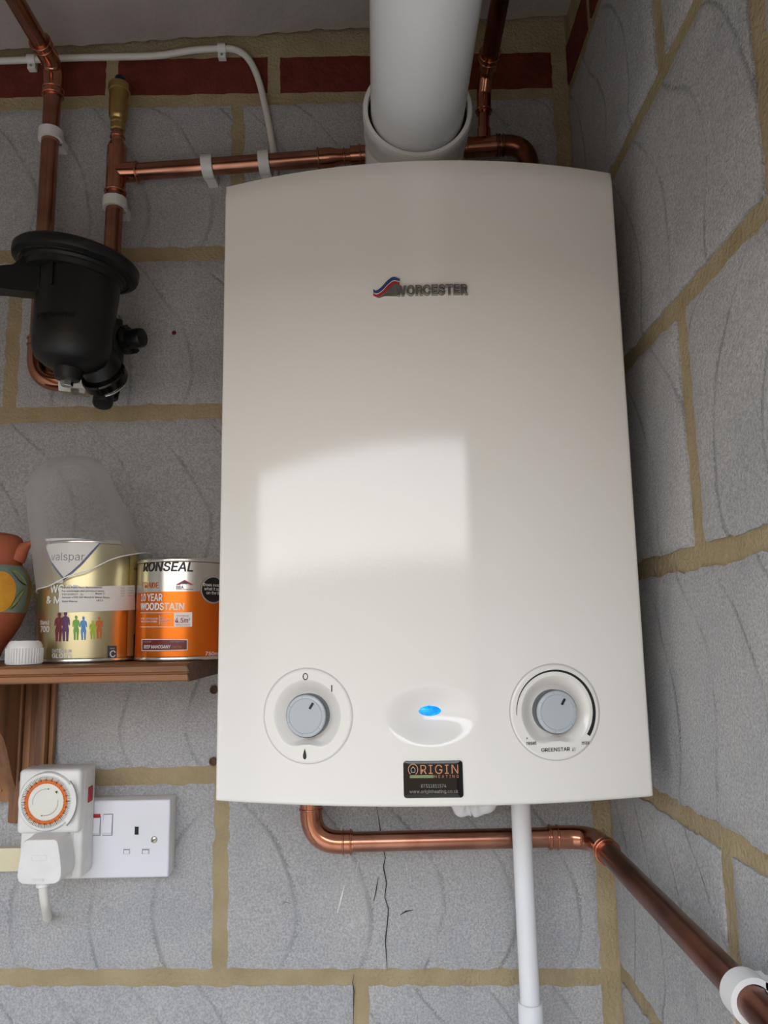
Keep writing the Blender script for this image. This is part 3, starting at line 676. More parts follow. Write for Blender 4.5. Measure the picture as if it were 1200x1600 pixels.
for px, lb in ((325, 'white plastic clip on the level copper pipe, left of the boiler top'), (413, 'white plastic clip on the level copper pipe, half hidden by the boiler top')):
    c = hp(at(px, 266, YP).x); clip(c, hd, fwd(c, -.001), 'white pipe clips', lb)
c = (xG1 - .0025, -.424, zG); clip(c, (0, 1, 0), (XR - c[0] - .001, 0, 0), 'white pipe clips', 'white plastic clip on the forward copper pipe at lower right', ht=.017)

# automatic air vent
t = thing('air_vent', (XB, YP, zT + .062), 'small brass automatic air vent with black cap on the copper tee', 'air vent')
b0 = Vector((XB, YP, zT + .060))
obj('nut', MB().lathe(b0, (0, 0, 1), [(.0085, 0), (.0100, .001), (.0100, .007), (.0086, .008), (.0086, .010), (.0102, .011), (.0102, .015), (.0088, .016)], 8), BRASS, t, 20)
obj('body', MB().lathe(b0, (0, 0, 1), [(.0088, .015), (.0105, .017), (.0124, .021), (.0124, .056), (.0142, .057), (.0142, .066), (.0130, .0675), (.006, .068)], 36), BRASS, t, 30)
obj('cap', MB().lathe(b0, (0, 0, 1), [(.0064, .067), (.0068, .0685), (.0068, .077), (.0055, .0795), (0, .080)], 24), BLACK, t, 30)

# ---------------------------------------------------------------- white cable and its clips
cp = [(-480, 128), (-200, 108), (-40, 98), (0, 95.5), (50, 93.5), (110, 90.5), (180, 89), (245, 87), (300, 79), (345, 76), (368, 78), (388, 92), (403, 122), (414, 165), (423, 210), (428, 246), (431, 290)]
cpts = spline([at(x, y, -.0068) for x, y in cp], 8)
solo('cable', MB().sweep(cpts, .0046, 14), CABLEW, 'thin white cable along the top of the wall, dropping behind the boiler', 'cable')
def cclip(px, py, lab):
    p = at(px, py, -.0068); t = thing('cable_clip', (p.x, 0, p.z), lab, 'cable clip', 'white cable clips')
    mb = MB(); vs = []; n = 10
    prof = [(math.cos(PI * k / n) * .0072, -.0068 - math.sin(PI * k / n) * .0068) for k in range(n + 1)]
    prof = [(.0072, 0)] + prof + [(-.0072, 0)]
    for s_ in (-.0055, .0055): vs += [(p.x + s_, y, p.z + z) for z, y in prof]
    L = len(prof); mb.add(vs, [(i, i + 1, L + i + 1, L + i) for i in range(L - 1)] + [tuple(range(L)), tuple(range(2 * L - 1, L - 1, -1))])
    mb.box(p.x - .0055, p.x + .0055, -.009, 0, p.z - .0145, p.z - .006, .001)
    obj('saddle', mb, CLIPM, t, 40); obj('nail', MB().lathe((p.x, -.0088, p.z - .0105), (0, -1, 0), [(.0018, 0), (.0018, .0012), (.0010, .0016)], 12), STEEL, t, 30)
cclip(50, 93.5, 'small white cable clip beside the far-left copper pipe'); cclip(347, 76.2, 'small white cable clip where the cable bends down')

# ---------------------------------------------------------------- condensate pipe and hose below the boiler
xc, yc = -.1085, -.068
t = thing('waste_pipe', (xc, yc, -.25), 'straight white plastic waste pipe hanging below the boiler', 'pipe')
zk = at(832, 1566, yc).z
obj('pipe', MB().sweep([(xc - .001, yc, .27), (xc, yc, .1), (xc + .001, yc, zk - .02)], .01085, 28), UPVC, t, 40)
obj('top_socket', MB().lathe((xc - .001, yc, .205), (0, 0, 1), [(.0109, .028), (.0118, .034), (.0128, .040), (.0128, .06)], 28), UPVC, t, 30)
obj('coupling', MB().lathe((xc + .001, yc, -.25), (0, 0, 1), [(.0135, 0), (.0135, zk + .25 - .002), (.0130, zk + .25), (.0109, zk + .25)], 28), UPVC, t, 30)
obj('coupling_seam', MB().torus((xc + .001, yc, zk - .0005), (0, 0, 1), .0124, .0009), WHITE2, t, 0)
p0, p1, p2 = Vector((-.205, -.10, .262)), at(735, 1259, -.10), Vector((-.118, -.105, .262))
pts = spline([p0, at(716, 1254, -.10), p1 , at(762, 1252, -.102), p2], 14)
solo('condensate_hose', MB().sweep(pts, [0.0098 + .0012 * math.sin(i * .8) for i in range(len(pts))], 22), UPVC, 'short ribbed white hose peeping out beneath the boiler', 'hose')

# ---------------------------------------------------------------- black system filter
YFt = -.105
pf = at(116, 480, YFt); zt_, zb_ = at(114, 424, YFt).z, at(116, 574, YFt).z; FX = pf.x - .001
t = thing('water_filter', (FX, YFt, zb_ - .02), 'black magnetic water filter canister on the copper pipes', 'filter')
axf = Vector((.075, 0, 1)).normalized(); bs = Vector((FX - .002, YFt, zb_))
Hc = zt_ - zb_
obj('canister', MB().lathe(bs, axf, [(.012, -.004), (.030, .0015), (.0385, .008), (.0425, .018), (.0445, .032), (.0455, .07), (.0465, Hc - .01), (.0465, Hc + .004)], 56), BLACK, t, 50)
obj('drain_boss', MB().lathe(bs, axf, [(.010, -.016), (.0135, -.015), (.0165, -.006), (.0165, .004)], 32), BLACK, t, 35)
obj('drain_screw', MB().lathe(bs, axf, [(.0062, -.023), (.0072, -.022), (.0072, -.0145)], 6), CHROME, t, 20)
lt = bs + axf * Hc; axl = Vector((.13, -.02, 1)).normalized()
lid = obj('lid', MB().lathe(lt - Vector((.006, 0, 0)), axl, [(.048, -.012), (.0535, -.011), (.0545, -.005), (.0565, -.004), (.0575, -.001), (.066, .000), (.0705, .002), (.0715, .005), (.0715, .012), (.069, .015), (.060, .016), (.02, .017)], 64), BLACK, t, 35)
obj('lid_groove', MB().torus(lt - Vector((.006, 0, 0)) + axl * .0002, axl, .0625, .0011, 64), BLACKG, lid, 0)
for a in (200, 232):
    q = axf.to_track_quat('Z', 'Y'); 
rb = MB()
for x in (-.034, -.014):
    yy = -math.sqrt(.0463 ** 2 - x * x)
    obj('rib', MB().box(FX + x + .006, FX + x + .0085, YFt + yy - .0035, YFt + yy + .006, zt_ - .038, zt_ - .004, .0007), BLACK, t, 30)
# wrench arm of the lid running left out of view
mb = MB(); vs = []
up = [(-70, 417), (0, 414.5), (20, 413), (32, 404), (44, 392), (60, 386)]; dn = [(-70, 447), (0, 450), (20, 452.5), (36, 454), (50, 455.5), (66, 456)]
for p_, q_ in zip(up, dn):
    A, B = at(*p_, -.135), at(*q_, -.135); vs += [A, A + Vector((0, .022, 0)), B + Vector((0, .022, 0)), B]
n = len(up); mb.add(vs, [(4 * i + j, 4 * i + (j + 1) % 4, 4 * i + 4 + (j + 1) % 4, 4 * i + 4 + j) for i in range(n - 1) for j in range(4)] + [(0, 1, 2, 3), (4 * n - 1, 4 * n - 2, 4 * n - 3, 4 * n - 4)])
arm = obj('wrench_arm', mb, BLACK, t, 40)
def cyl(u, v, h):
    a = u / .0462; return (FX + .0005 + (.0462 + h) * math.sin(a), YFt - (.0462 + h) * math.cos(a), v)
zl = at(115, 493, YFt - .047).z
obj('maker_lettering', text('WORCESTER', .0062 / CAPH, lambda u, v, h: cyl(u - .026, zl + v, h), .0002, depth=.0006, sx_=.9), BLACK, t, 30)
# valve body and the two isolating valves
pv = at(165, 572, -.07)
obj('valve_body', MB().sweep(fillet([bs + Vector((.012, .012, .03)), at(152, 560, -.075), at(168, 596, -.055)], .02), [.026] * 3 + [.024] * 8, 30), BLACK, t, 40)
va, vb = at(150, 566, -.085), at(166, 594, -.062); vd = (vb - va).normalized()
obj('union_nut', MB().lathe(vb - vd * .010, vd, [(.0262, 0), (.0275, .002), (.0275, .011), (.0255, .013)], 36), BLACKG, t, 30)
obj('union_ring', MB().torus(vb + vd * .005, vd, .0245, .0014), CHROME, t, 0)
obj('manifold', MB().sweep([at(176, 500, -.05), at(176, 545, -.045), at(170, 590, -.045)], [.012, .014, .015], 28), BLACK, t, 40)
# upper valve
u0, u1 = (XB - .002, YP, .835), (XB - .002, YP, .762)
vlv = obj('isolating_valve', MB().sweep([u0, (XB - .002, YP, .80), (XB - .002, YP, .79), u1], [.0122, .0122, .0145, .0145], 26), NICKEL, t, 30)
obj('union_collar', MB().lathe((XB - .002, YP, .797), (0, 0, 1), [(.015, 0), (.0165, .001), (.0165, .011), (.015, .012)], 6, roll=.3), CHROME, vlv, 20)
k0 = at(193, 532, -.040); kd = Vector((1, -.35, 0)).normalized(); kb = k0 - kd * .006
obj('valve_stem', MB().lathe(kb - kd * .006, kd, [(.0105, 0), (.0105, .020)], 20), NICKEL, vlv, 30)
def cap(base, d, nm):
    kp = obj(nm, MB().lathe(base, d, [(.0165, 0), (.0180, .001), (.0180, .0065), (.0130, .0085), (.0120, .009), (.0120, .026), (.0108, .0285), (.008, .029)], 28), BLACK, t, 30)
    q = d.to_track_quat('Z', 'Y')
    for j in range(4):
        a = PI / 4 + j * PI / 2; e = q @ Vector((math.cos(a), math.sin(a), 0)); f = d.cross(e)
        c0 = base + e * .0135; m_ = MB(); pts_ = [c0 + e * x + f * y + d * z for x in (-.004, .0045) for y in (-.0035, .0035) for z in (.004, .013)]
        m_.add(pts_, [(0, 1, 3, 2), (4, 6, 7, 5), (0, 4, 5, 1), (2, 3, 7, 6), (0, 2, 6, 4), (1, 5, 7, 3)]); obj('lug', m_, BLACK, kp, 20)
    return kp
cap(kb + kd * .006, kd, 'valve_cap')
# lower valve: from the elbow at left to the right
l0, l1 = Vector((xE - .006, YP, zA0 - .001)), at(160, 603, YP)
vl2 = obj('isolating_valve', MB().sweep([l0, l0.lerp(l1, .3), l0.lerp(l1, .35), l1], [.0122, .0122, .0145, .0150], 26), NICKEL, t, 30)
obj('union_collar', MB().lathe(l0.lerp(l1, .02), (l1 - l0), [(.0145, 0), (.0165, .001), (.0165, .016), (.0145, .017)], 6), CHROME, vl2, 20)
obj('union_collar', MB().lathe(l0.lerp(l1, .52), (l1 - l0), [(.0145, 0), (.0165, .001), (.0165, .008), (.0145, .009)], 6), CHROME, vl2, 20)
kd2 = Vector((.05, -.35, -1)).normalized(); kb2 = at(164, 603, -.055)
obj('valve_stem', MB().lathe(kb2 - kd2 * .012, kd2, [(.0105, 0), (.0105, .020)], 20), NICKEL, vl2, 30)
cap(kb2, kd2, 'valve_cap')

# ---------------------------------------------------------------- shelf and its bracket
ZS = .3662; SX1 = at(296, 1050, -.205).x; SX0 = -1.05
t = thing('shelf', ((SX0 + SX1) / 2, 0, ZS - .2), 'rough stained wooden shelf on a carved bracket, left of the boiler', 'shelf')
mb = MB(); prof = [(-.004, 0), (-.207, 0), (-.2095, -.0025), (-.2095, -.0075), (-.2065, -.0085), (-.2065, -.0095), (-.2095, -.0105), (-.2090, -.0155), (-.206, -.0170), (-.004, -.0170)]
xs = [SX0, -.9, -.75, -.65, -.55, -.5, SX1 - .012, SX1 - .001]; vs = []; L = len(prof)
for x in xs: vs += [(x + (.004 * noise.noise(Vector((y * 60, z * 300, 0))) if x > SX1 - .005 else 0), y + .0012 * noise.noise(Vector((x * 25, 1, z * 90))), ZS + z + (.0006 * noise.noise(Vector((x * 20, y * 20, 3))) if z < -.001 else 0)) for y, z in prof]
mb.add(vs, [(i * L + j, i * L + (j + 1) % L, (i + 1) * L + (j + 1) % L, (i + 1) * L + j) for i in range(len(xs) - 1) for j in range(L)] + [tuple(range(L))])
obj('board', mb, WOOD, t, 25)
vs = [(x + .001, y, z) for x, y, z in vs[-L:]]
obj('end_grain', MB().add([(v[0] - .0015, v[1] * .999, v[2] - .0002) for v in vs] + [(v[0] + .0025 * noise.noise(Vector((v[1] * 80, v[2] * 200, 4))), v[1], v[2]) for v in vs], [(j, (j + 1) % L, L + (j + 1) % L, L + j) for j in range(L)] + [tuple(range(L, 2 * L))]), WOODE, t, 20)
# moulded wall plate under the shelf: upright strips
z1 = ZS - .0168
xa, xb = at(-60, 1150, -.012).x, at(85, 1120, -.012).x
strips = [(0, .30, .016), (.31, .50, .019), (.51, .66, .016), (.67, .76, .013), (.77, .94, .020), (.945, 1.0, .012)]
for a, b_, d in strips:
    x0, x1 = xa + (xb - xa) * a, xa + (xb - xa) * b_
    obj('plate_strip', MB().box(x0, x1, -d, -.0035, at(60, 1235, -.01).z, z1, .002), WOODV, t, 30)
xs0, xs1 = at(12, 1260, -.014).x, at(27, 1260, -.014).x
obj('plate_tail', MB().box(xs0, xs1 + .012, -.015, -.0035, at(18, 1287, -.014).z, at(18, 1225, -.014).z + .004, .003), WOODV, t, 30)
# curved bracket arm
def atx(px, py, X):
    d = ray(px, py); return CAM + d * ((X - CAM.x) / d.x)
bx1 = at(24, 1238, -.016).x; q_ = [atx(x, y, bx1) for x, y in ((0, 1148), (8, 1168), (13, 1190), (18, 1215), (24, 1236))]
pa = [Vector((0, -.19, z1 - .004)), Vector((0, -.175, z1 - .012)), Vector((0, (q_[0].y - .17) / 2, (z1 + q_[0].z) / 2))] + [Vector((0, q.y, q.z)) for q in q_] + [Vector((0, -.014, q_[-1].z - .012))]
vs = []
for q in spline(pa, 6):
    for x in (bx1 - .024, bx1 - .003, bx1): vs.append((x, min(-.012, q.y + (.002 if x == bx1 else 0)), q.z))
n = len(vs) // 3
for i in range(n):
    for x in (bx1 - .024, bx1): vs.append((x, -.006, vs[3 * i][2]))
fs = []
for i in range(n - 1):
    a, b_ = 3 * i, 3 * i + 3; c, d = 3 * n + 2 * i, 3 * n + 2 * i + 2
    fs += [(a, a + 1, b_ + 1, b_), (a + 1, a + 2, b_ + 2, b_ + 1), (a + 2, c + 1, d + 1, b_ + 2), (a, b_, d, c)]
L = 3 * (n - 1); fs += [(L, L + 1, L + 2, 3 * n + 2 * (n - 1) + 1, 3 * n + 2 * (n - 1))]
obj('bracket_arm', MB().add(vs, fs), WOODV, t, 40)

# ---------------------------------------------------------------- things on the shelf
def can_map(cx, cy, r):
    return lambda u, v, h: (cx + (r + h) * math.sin(u / r), cy - (r + h) * math.cos(u / r), v)
# gold tin
VX, VY, VR = -.5875, -.098, .0525; vz0 = ZS + .0006
vz1 = at(140, 842, VY - VR).z
t = thing('paint_tin', (VX, VY, vz0), 'gold gloss paint tin with a white paper label, under the cut plastic bottle', 'paint tin')
Hv = vz1 - vz0; b0 = (VX, VY, vz0)
obj('body', MB().lathe(b0, (0, 0, 1), [(VR - .001, .003), (VR, .0045), (VR, Hv - .005), (VR - .001, Hv - .004)], 72), GOLD, t, 30)
obj('rim', MB().lathe(b0, (0, 0, 1), [(VR - .004, .0015), (VR - .002, 0), (VR + .0008, .0004), (VR + .0012, .002), (VR + .0006, .0038), (VR - .001, .004)], 72), TINP, t, 40)
obj('rim', MB().lathe(b0, (0, 0, 1), [(VR - .001, Hv - .0045), (VR + .0008, Hv - .004), (VR + .0012, Hv - .0018), (VR + .0003, Hv), (VR - .003, Hv), (VR - .005, Hv - .004)], 72), TINP, t, 40)
obj('lid', MB().lathe(b0, (0, 0, 1), [(VR - .004, Hv - .006), (VR - .006, Hv - .003), (VR - .008, Hv - .005), (0, Hv - .005)], 60), TINP, t, 30)
cm = can_map(VX, VY, VR)
def canhit(px, py, cx, cy, r):
    d = ray(px, py); d2 = Vector((d.x, d.y)); o = Vector((CAM.x - cx, CAM.y - cy)); a = d2.dot(d2); b_ = o.dot(d2); c = o.dot(o) - r * r; dd = b_ * b_ - a * c
    tt = (-b_ - math.sqrt(max(0, dd))) / a; p = CAM + d * tt
    return r * math.atan2(p.x - cx, -(p.y - cy)), p.z
vh = lambda px, py: canhit(px, py, VX, VY, VR)
def poly(pxs, fn, hitf, h):
    """flat print following the tin: the outline is cut into narrow upright strips"""
    P2 = [hitf(*p) for p in pxs]; u0, u1 = min(p[0] for p in P2), max(p[0] for p in P2); n = max(2, int((u1 - u0) / .0015) + 1)
    cuts = sorted(set([u0 + (u1 - u0) * i / n for i in range(n + 1)] + [p[0] for p in P2])); mb = MB()
    def span(u):
        zs_ = []
        for (a0, b0_), (a1, b1_) in zip(P2, P2[1:] + P2[:1]):
            if abs(a1 - a0) < 1e-9: 
                if abs(u - a0) < 1e-7: zs_ += [b0_, b1_]
            elif min(a0, a1) - 1e-9 <= u <= max(a0, a1) + 1e-9: zs_.append(b0_ + (b1_ - b0_) * (u - a0) / (a1 - a0))
        return (min(zs_), max(zs_)) if zs_ else (0, 0)
    for a_, b_ in zip(cuts[:-1], cuts[1:]):
        if b_ - a_ < 1e-7: continue
        e = (b_ - a_) * 1e-3; l0, h0 = span(a_ + e); l1, h1 = span(b_ - e)
        mb.add([fn(a_, l0, h), fn(b_, l1, h), fn(b_, h1, h), fn(a_, h0, h)], [(0, 1, 2, 3)])
    return mb
def strip_poly(u0, u1, v0, v1, fn, h, n=12): 
    return MB().grid([u0 + (u1 - u0) * i / n for i in range(n + 1)], [v0, (v0 + v1) / 2, v1], lambda u, v: fn(u, v, h))
A, B = vh(72, 843), vh(158, 846)
# white shield with its coloured edge
ctr = [(71, 842), (74, 860), (82, 878), (92, 892), (100, 902), (112, 893), (126, 880), (142, 862), (158, 845), (140, 843), (110, 841), (90, 841)]
edge = [(69, 842), (72, 862), (80, 881), (90, 895), (100, 906.5), (114, 895.5), (129, 882), (145, 864), (161, 845), (140, 843), (110, 841), (90, 841)]
obj('shield_edge', poly(edge, cm, vh, .0003), PRINTB, t, 0); obj('shield', poly(ctr, cm, vh, .0006), PRINTW, t, 0)
def ct(s_, px, py, px1, mt, nm, hitf, fn, hh=.0006, bold=0, shear=0, par=None, cap_h=None, align='LEFT'):
    """lettering from pixel px to px1 on a tin, baseline py, letter height cap_h pixels"""
    a, b_ = hitf(px, py), hitf(px1, py); z2 = hitf((px + px1) / 2, py - cap_h)[1]; H = (z2 - hitf((px + px1) / 2, py)[1]) / CAPH
    c = text(s_, H, lambda u, v, h: (u, v, h), 0, bold=bold, shear=shear); w_ = max(v[0] for v in c.v) - min(v[0] for v in c.v); m0 = min(v[0] for v in c.v); kx = (b_[0] - a[0]) / w_
    c.v = [fn(a[0] + (v[0] - m0) * kx, a[1] + v[1] + (b_[1] - a[1]) * (v[0] - m0) / w_, hh) for v in c.v]
    return obj(nm, c, mt, par, 0)
ct('valspar', 81, 876, 132, INKG, 'maker_lettering', vh, cm, .0009, 0, 0, t, 12)
ct('WOOD', 79, 926, 124, PRINTW, 'title_lettering', vh, cm, .0005, .02, 0, t, 12)
ct('& METAL', 73, 943, 140, PRINTW, 'title_lettering', vh, cm, .0005, .02, 0, t, 11)
obj('roof_mark', poly([(85, 909), (99, 904), (99, 910), (85, 911)], cm, vh, .0005), PRINTW, t, 0); obj('roof_mark', poly([(88, 911), (93, 906), (98, 911)], cm, vh, .0007), PRINTW, t, 0)
ct('Blend', 63.6, 976, 77, PRINTW, 'blend_lettering', vh, cm, .0005, .01, 0, t, 7)
ct('700', 63.8, 987.5, 77.5, PRINTW, 'blend_number', vh, cm, .0005, .02, 0, t, 9)
ct('INTERIOR', 81.5, 1019.5, 112, PRINTW, 'finish_lettering', vh, cm, .0005, .01, 0, t, 5.2)
ct('GLOSS', 81.5, 1028, 112, PRINTW, 'finish_lettering', vh, cm, .0005, .025, 0, t, 7)
obj('base_patch', poly([(168, 1009), (182, 1009), (182, 1032), (168, 1032)], cm, vh, .0004), SLATE, t, 0)
ct('C', 170.5, 1026.5, 180, PRINTW, 'base_letter', vh, cm, .0008, .02, 0, t, 10); ct('BASE', 171.5, 1014, 178.5, PRINTW, 'base_lettering', vh, cm, .0008, 0, 0, t, 2)
# printed figures
def figure(nm, cx, top, bot, wd, mt, legs=1, lean=0):
    H = bot - top; 
    sh = [(0, 0), (.16, .02), (.2, .09), (.1, .16), (.42, .21), (.5, .30), (.52, .46), (.40, .47), (.34, .34), (.3, .48), (.42, .62), (.34, .80), (.30, 1), (.08, 1), (.06, .68), (-.06, .68), (-.08, 1), (-.30, 1), (-.34, .80), (-.42, .62), (-.3, .48), (-.34, .34), (-.40, .47), (-.52, .46), (-.5, .30), (-.42, .21), (-.1, .16), (-.2, .09), (-.16, .02)]
    pts = [vh(cx + x * wd + lean * (y - .5), top + y * H) for x, y in sh]
    obj('printed_figure', MB().slab(pts, cm, .0004, .0004, 0, False), mt, t, 0)
figure('a', 92, 957, 1002, 13, WINE, lean=-2); figure('b', 102.5, 955, 1002, 13, PURPLE); figure('c', 119, 961.5, 1000, 11, GREENP); figure('d', 130.5, 963, 1000, 11, BLUEP); figure('e', 145, 969.5, 999, 11, LIMEP); figure('f', 155, 963.5, 998, 11, ORP)
# side panel of the tin
obj('side_panel', MB().grid([vh(202, 900)[0] + i * .0022 for i in range(8)], [vz0 + .005, (vz0 + vz1) / 2, vz1 - .006], lambda u, v: cm(u, v, .0003)), GOLDL, t, 0)
obj('side_roundel', poly([(214.6 - 0 + 0 if False else 213.2 + 4 * math.cos(a) , 942 + 19 * math.sin(a)) for a in [2 * PI * k / 24 for k in range(24)]], cm, vh, .0007), NAVY, t, 0)
obj('barcode_patch', poly([(208, 991), (212.6, 991), (212.6, 1024), (208, 1024)], cm, vh, .0006), NAVY, t, 0)
for x in (209.2, 211.8): obj('arrow_mark', poly([(x - 1.1, 890), (x + 1.1, 890), (x, 886.5)], cm, vh, .0006), INK, t, 0)
# paper label
lab = obj('paper_label', poly([(93, 918), (150, 916.5), (209, 914.5), (209.4, 935), (209.5, 953), (150, 955.5), (93.5, 957)], cm, vh, .0012), PAPER, t, 0, label='white printed paper label')
for i, (s_, x0, x1, y) in enumerate([('(Mixed Paint Non-Refundable)', 98, 159, 919.5), ('For coverage see product label', 98, 162, 925), ('21/11/2017   1L', 98, 131, 930), ('Base C', 149, 163, 929), ('Valspar v700 Int Wood & Metal Gloss', 98, 170, 935), ('Saint Pierre', 98, 121, 941), ('v812', 150, 160, 939.5)]):
    ct(s_, x0, y, x1, INK, 'label_lettering', vh, cm, .0016, .004, 0, lab, 2.6)
for y in (919.5, 923.5, 927.5, 931.5):
    ct('0000', 187, y + .6, 193, INKG, 'label_figures', vh, cm, .0016, 0, 0, lab, 1.6); ct('000000', 198, y, 207, INKG, 'label_figures', vh, cm, .0016, 0, 0, lab, 1.6)
# orange tin
RX, RY, RR = -.4832, -.096, .0500; rz1 = at(275, 871, RY - RR).z; Hr = rz1 - vz0; b0 = (RX, RY, vz0)
t = thing('paint_tin', b0, 'orange and silver tin of woodstain beside the boiler', 'paint tin')
zsplit = canhit(275, 924, RX, RY, RR)[1] - vz0
obj('body', MB().lathe(b0, (0, 0, 1), [(RR - .001, .003), (RR, .0045), (RR, zsplit)], 72), ORANGE, t, 30)
obj('body_top', MB().lathe(b0, (0, 0, 1), [(RR, zsplit), (RR, Hr - .005), (RR - .001, Hr - .004)], 72), TINP, t, 30)
obj('rim', MB().lathe(b0, (0, 0, 1), [(RR - .004, .0015), (RR - .002, 0), (RR + .0008, .0004), (RR + .0012, .002), (RR + .0006, .0038), (RR - .001, .004)], 72), TINP, t, 40)
obj('rim', MB().lathe(b0, (0, 0, 1), [(RR - .001, Hr - .0045), (RR + .0008, Hr - .004), (RR + .0012, Hr - .0018), (RR + .0003, Hr), (RR - .003, Hr), (RR - .005, Hr - .004)], 72), TINP, t, 40)
obj('lid', MB().lathe(b0, (0, 0, 1), [(RR - .004, Hr - .006), (RR - .006, Hr - .003), (RR - .008, Hr - .005), (0, Hr - .005)], 60), TINP, t, 30)
rh = lambda px, py: canhit(px, py, RX, RY, RR); rm = can_map(RX, RY, RR)
ct('RONSEAL', 224, 893, 302, INK, 'maker_lettering', rh, rm, .0005, .022, .18, t, 14)
ct('TRADE', 222, 919, 248, PRINTO, 'range_lettering', rh, rm, .0005, .005, 0, t, 9)
ct('10 YEAR', 221, 939, 254, PRINTW, 'title_lettering', rh, rm, .0005, .02, 0, t, 11)
ct('WOODSTAIN', 220.5, 953, 288, PRINTW, 'title_lettering', rh, rm, .0005, .03, 0, t, 10.5)
obj('approval_roof', poly([(274, 914), (288.5, 906), (303, 914), (297, 914), (288.5, 908.5), (281, 914)], rm, rh, .0005), PRINTR, t, 0)
obj('approval_roof', poly([(283, 912.5), (288.5, 908.5), (296, 912.5)], rm, rh, .0007), PRINTB, t, 0)
ct('BBA', 275.5, 920, 287, INK, 'approval_lettering', rh, rm, .0006, .02, 0, t, 5); obj('approval_line', poly([(275, 921), (302, 920.5), (302, 921.3), (275, 921.8)], rm, rh, .0006), PRINTR, t, 0)
def band_(y, x0, x1): return poly([(x0, y - .4), ((x0 + x1) / 2, y - .4), (x1, y - .4), (x1, y + .4), ((x0 + x1) / 2, y + .4), (x0, y + .4)], rm, rh, .0005)
obj('print_rule', band_(957.5, 220, 272), PRINTW, t, 0); obj('print_rule', band_(979.5, 219, 272), PRINTW, t, 0)
obj('print_rule', poly([(249, 961), (249.7, 961), (249.7, 976), (249, 976)], rm, rh, .0005), PRINTW, t, 0)
for s_, x0, x1, y in [('FOR EXTERIOR', 221, 247, 968), ('WOODCARE', 221, 246, 972.5), ('FOR', 251, 258, 966), ('EXTERIOR', 251, 268, 970.5), ('WOOD', 251, 262, 975)]: ct(s_, x0, y, x1, PRINTW, 'claim_lettering', rh, rm, .0005, .01, 0, t, 2.6)
pt = obj('coverage_patch', poly([(272, 957), (300, 956.5), (300, 979), (272, 980)], rm, rh, .0005), PRINTW, t, 0)
ct('4.5m', 273.5, 973, 294, PRINTR, 'coverage_lettering', rh, rm, .0008, .02, .1, pt, 7.5); ct('2', 294.5, 969, 297, PRINTR, 'coverage_lettering', rh, rm, .0008, .02, 0, pt, 3); ct('COVERAGE', 276, 963.5, 295, PRINTR, 'coverage_lettering', rh, rm, .0008, 0, 0, pt, 2.2); ct('WITH 2 COATS', 275, 977.5, 297, PRINTR, 'coverage_lettering', rh, rm, .0008, 0, 0, pt, 2.2)
fo = obj('colour_patch', poly([(222, 998.5), (250, 998.5), (293, 999), (293, 1016), (250, 1017), (222, 1017)], rm, rh, .0005), PRINTW, t, 0)
obj('colour_field', poly([(223.2, 999.8), (250, 999.8), (291.8, 1000.3), (291.8, 1014.8), (250, 1015.7), (223.2, 1015.7)], rm, rh, .0008), MAROON, fo, 0)
ct('DEEP MAHOGANY', 226, 1013, 267, PRINTW, 'colour_lettering', rh, rm, .0011, .02, .15, fo, 5); ct('[SATIN]', 270, 1012.5, 283.5, ORP, 'colour_lettering', rh, rm, .0011, 0, 0, fo, 3.6); ct('COLOUR', 225, 1003.5, 237, GREYP, 'colour_lettering', rh, rm, .0011, 0, 0, fo, 1.8); ct('FOR HARDWOOD', 266, 1003.5, 289, GREYP, 'colour_lettering', rh, rm, .0011, 0, 0, fo, 1.8)
ct('750ml', 320.5, 1024, 341, PRINTW, 'volume_lettering', rh, rm, .0005, .01, .15, t, 5.5)
cc = rh(333.5, 921.5)
def rmc(u, v, h): return rm(cc[0] + u, cc[1] + v, h)
obj('slogan_roundel', MB().slab(ell(.0165, .0152, 48), rmc, .0004, .0004), TINP, t, 0); obj('slogan_field', MB().slab(ell(.0145, .0133, 48), rmc, .0007, .0007), BLACKG, t, 0)
for s_, v in (('Does exactly', .0035), ('what it says', -.0008), ('on the tin', -.0051)): 
    obj('slogan_lettering', text(s_, .0033 / CAPH, lambda u, w_, h: rmc(u, w_ + v, h), .0010, 'CENTER', bold=.006), PRINTW, t, 0)
# cut plastic bottle upturned over the gold tin
sil = [(714.5, 112, 134), (717, 96, 146), (722, 80, 155), (730, 66, 161), (742, 55, 168), (757, 49.5, 175), (775, 47.5, 184), (795, 48.5, 193), (815, 50.5, 203), (835, 53.5, 212), (850, 55, 219), (870, 57.5, 227), (895, 60.5, 231), (928, 64, 233)]
YV = VY; mb = MB(); vs = []; n = 72
rows = []
for py, l, r in sil:
    a, b_ = at(l, py, YV), at(r, py, YV); rows.append((a.z, (a.x + b_.x) / 2, (b_.x - a.x) / 2))
zc0, zc1 = at(228, 866, YV).z, at(62, 929, YV).z; xc0, xc1 = at(228, 862, YV).x, at(62, 926, YV).x
for i, (z, cx, hw) in enumerate(rows):
    for j in range(n):
        a = 2 * PI * j / n; dd = min(hw, .062) * (1.0 if i > 5 else .95)
        x = cx + hw * math.cos(a); y = YV + max(dd, .001) * math.sin(a) * .97
        tl = (x - xc1) / (xc0 - xc1); zcut = zc1 + (zc0 - zc1) * max(-.05, min(1.05, tl)) - .006 * math.sin(max(0, min(1, tl)) * PI) + .0012 * math.sin(tl * 17)
        vs.append((x, y, max(z, zcut)))
mb.add(vs, [(i * n + j, i * n + (j + 1) % n, (i + 1) * n + (j + 1) % n, (i + 1) * n + j) for i in range(len(rows) - 1) for j in range(n)] + [tuple(range(n))])
t = thing('cut_bottle', (VX, VY, zc1), 'cloudy plastic bottle cut open and upturned over the gold tin', 'plastic bottle')
obj('shell', mb, SHEET, t, 50)
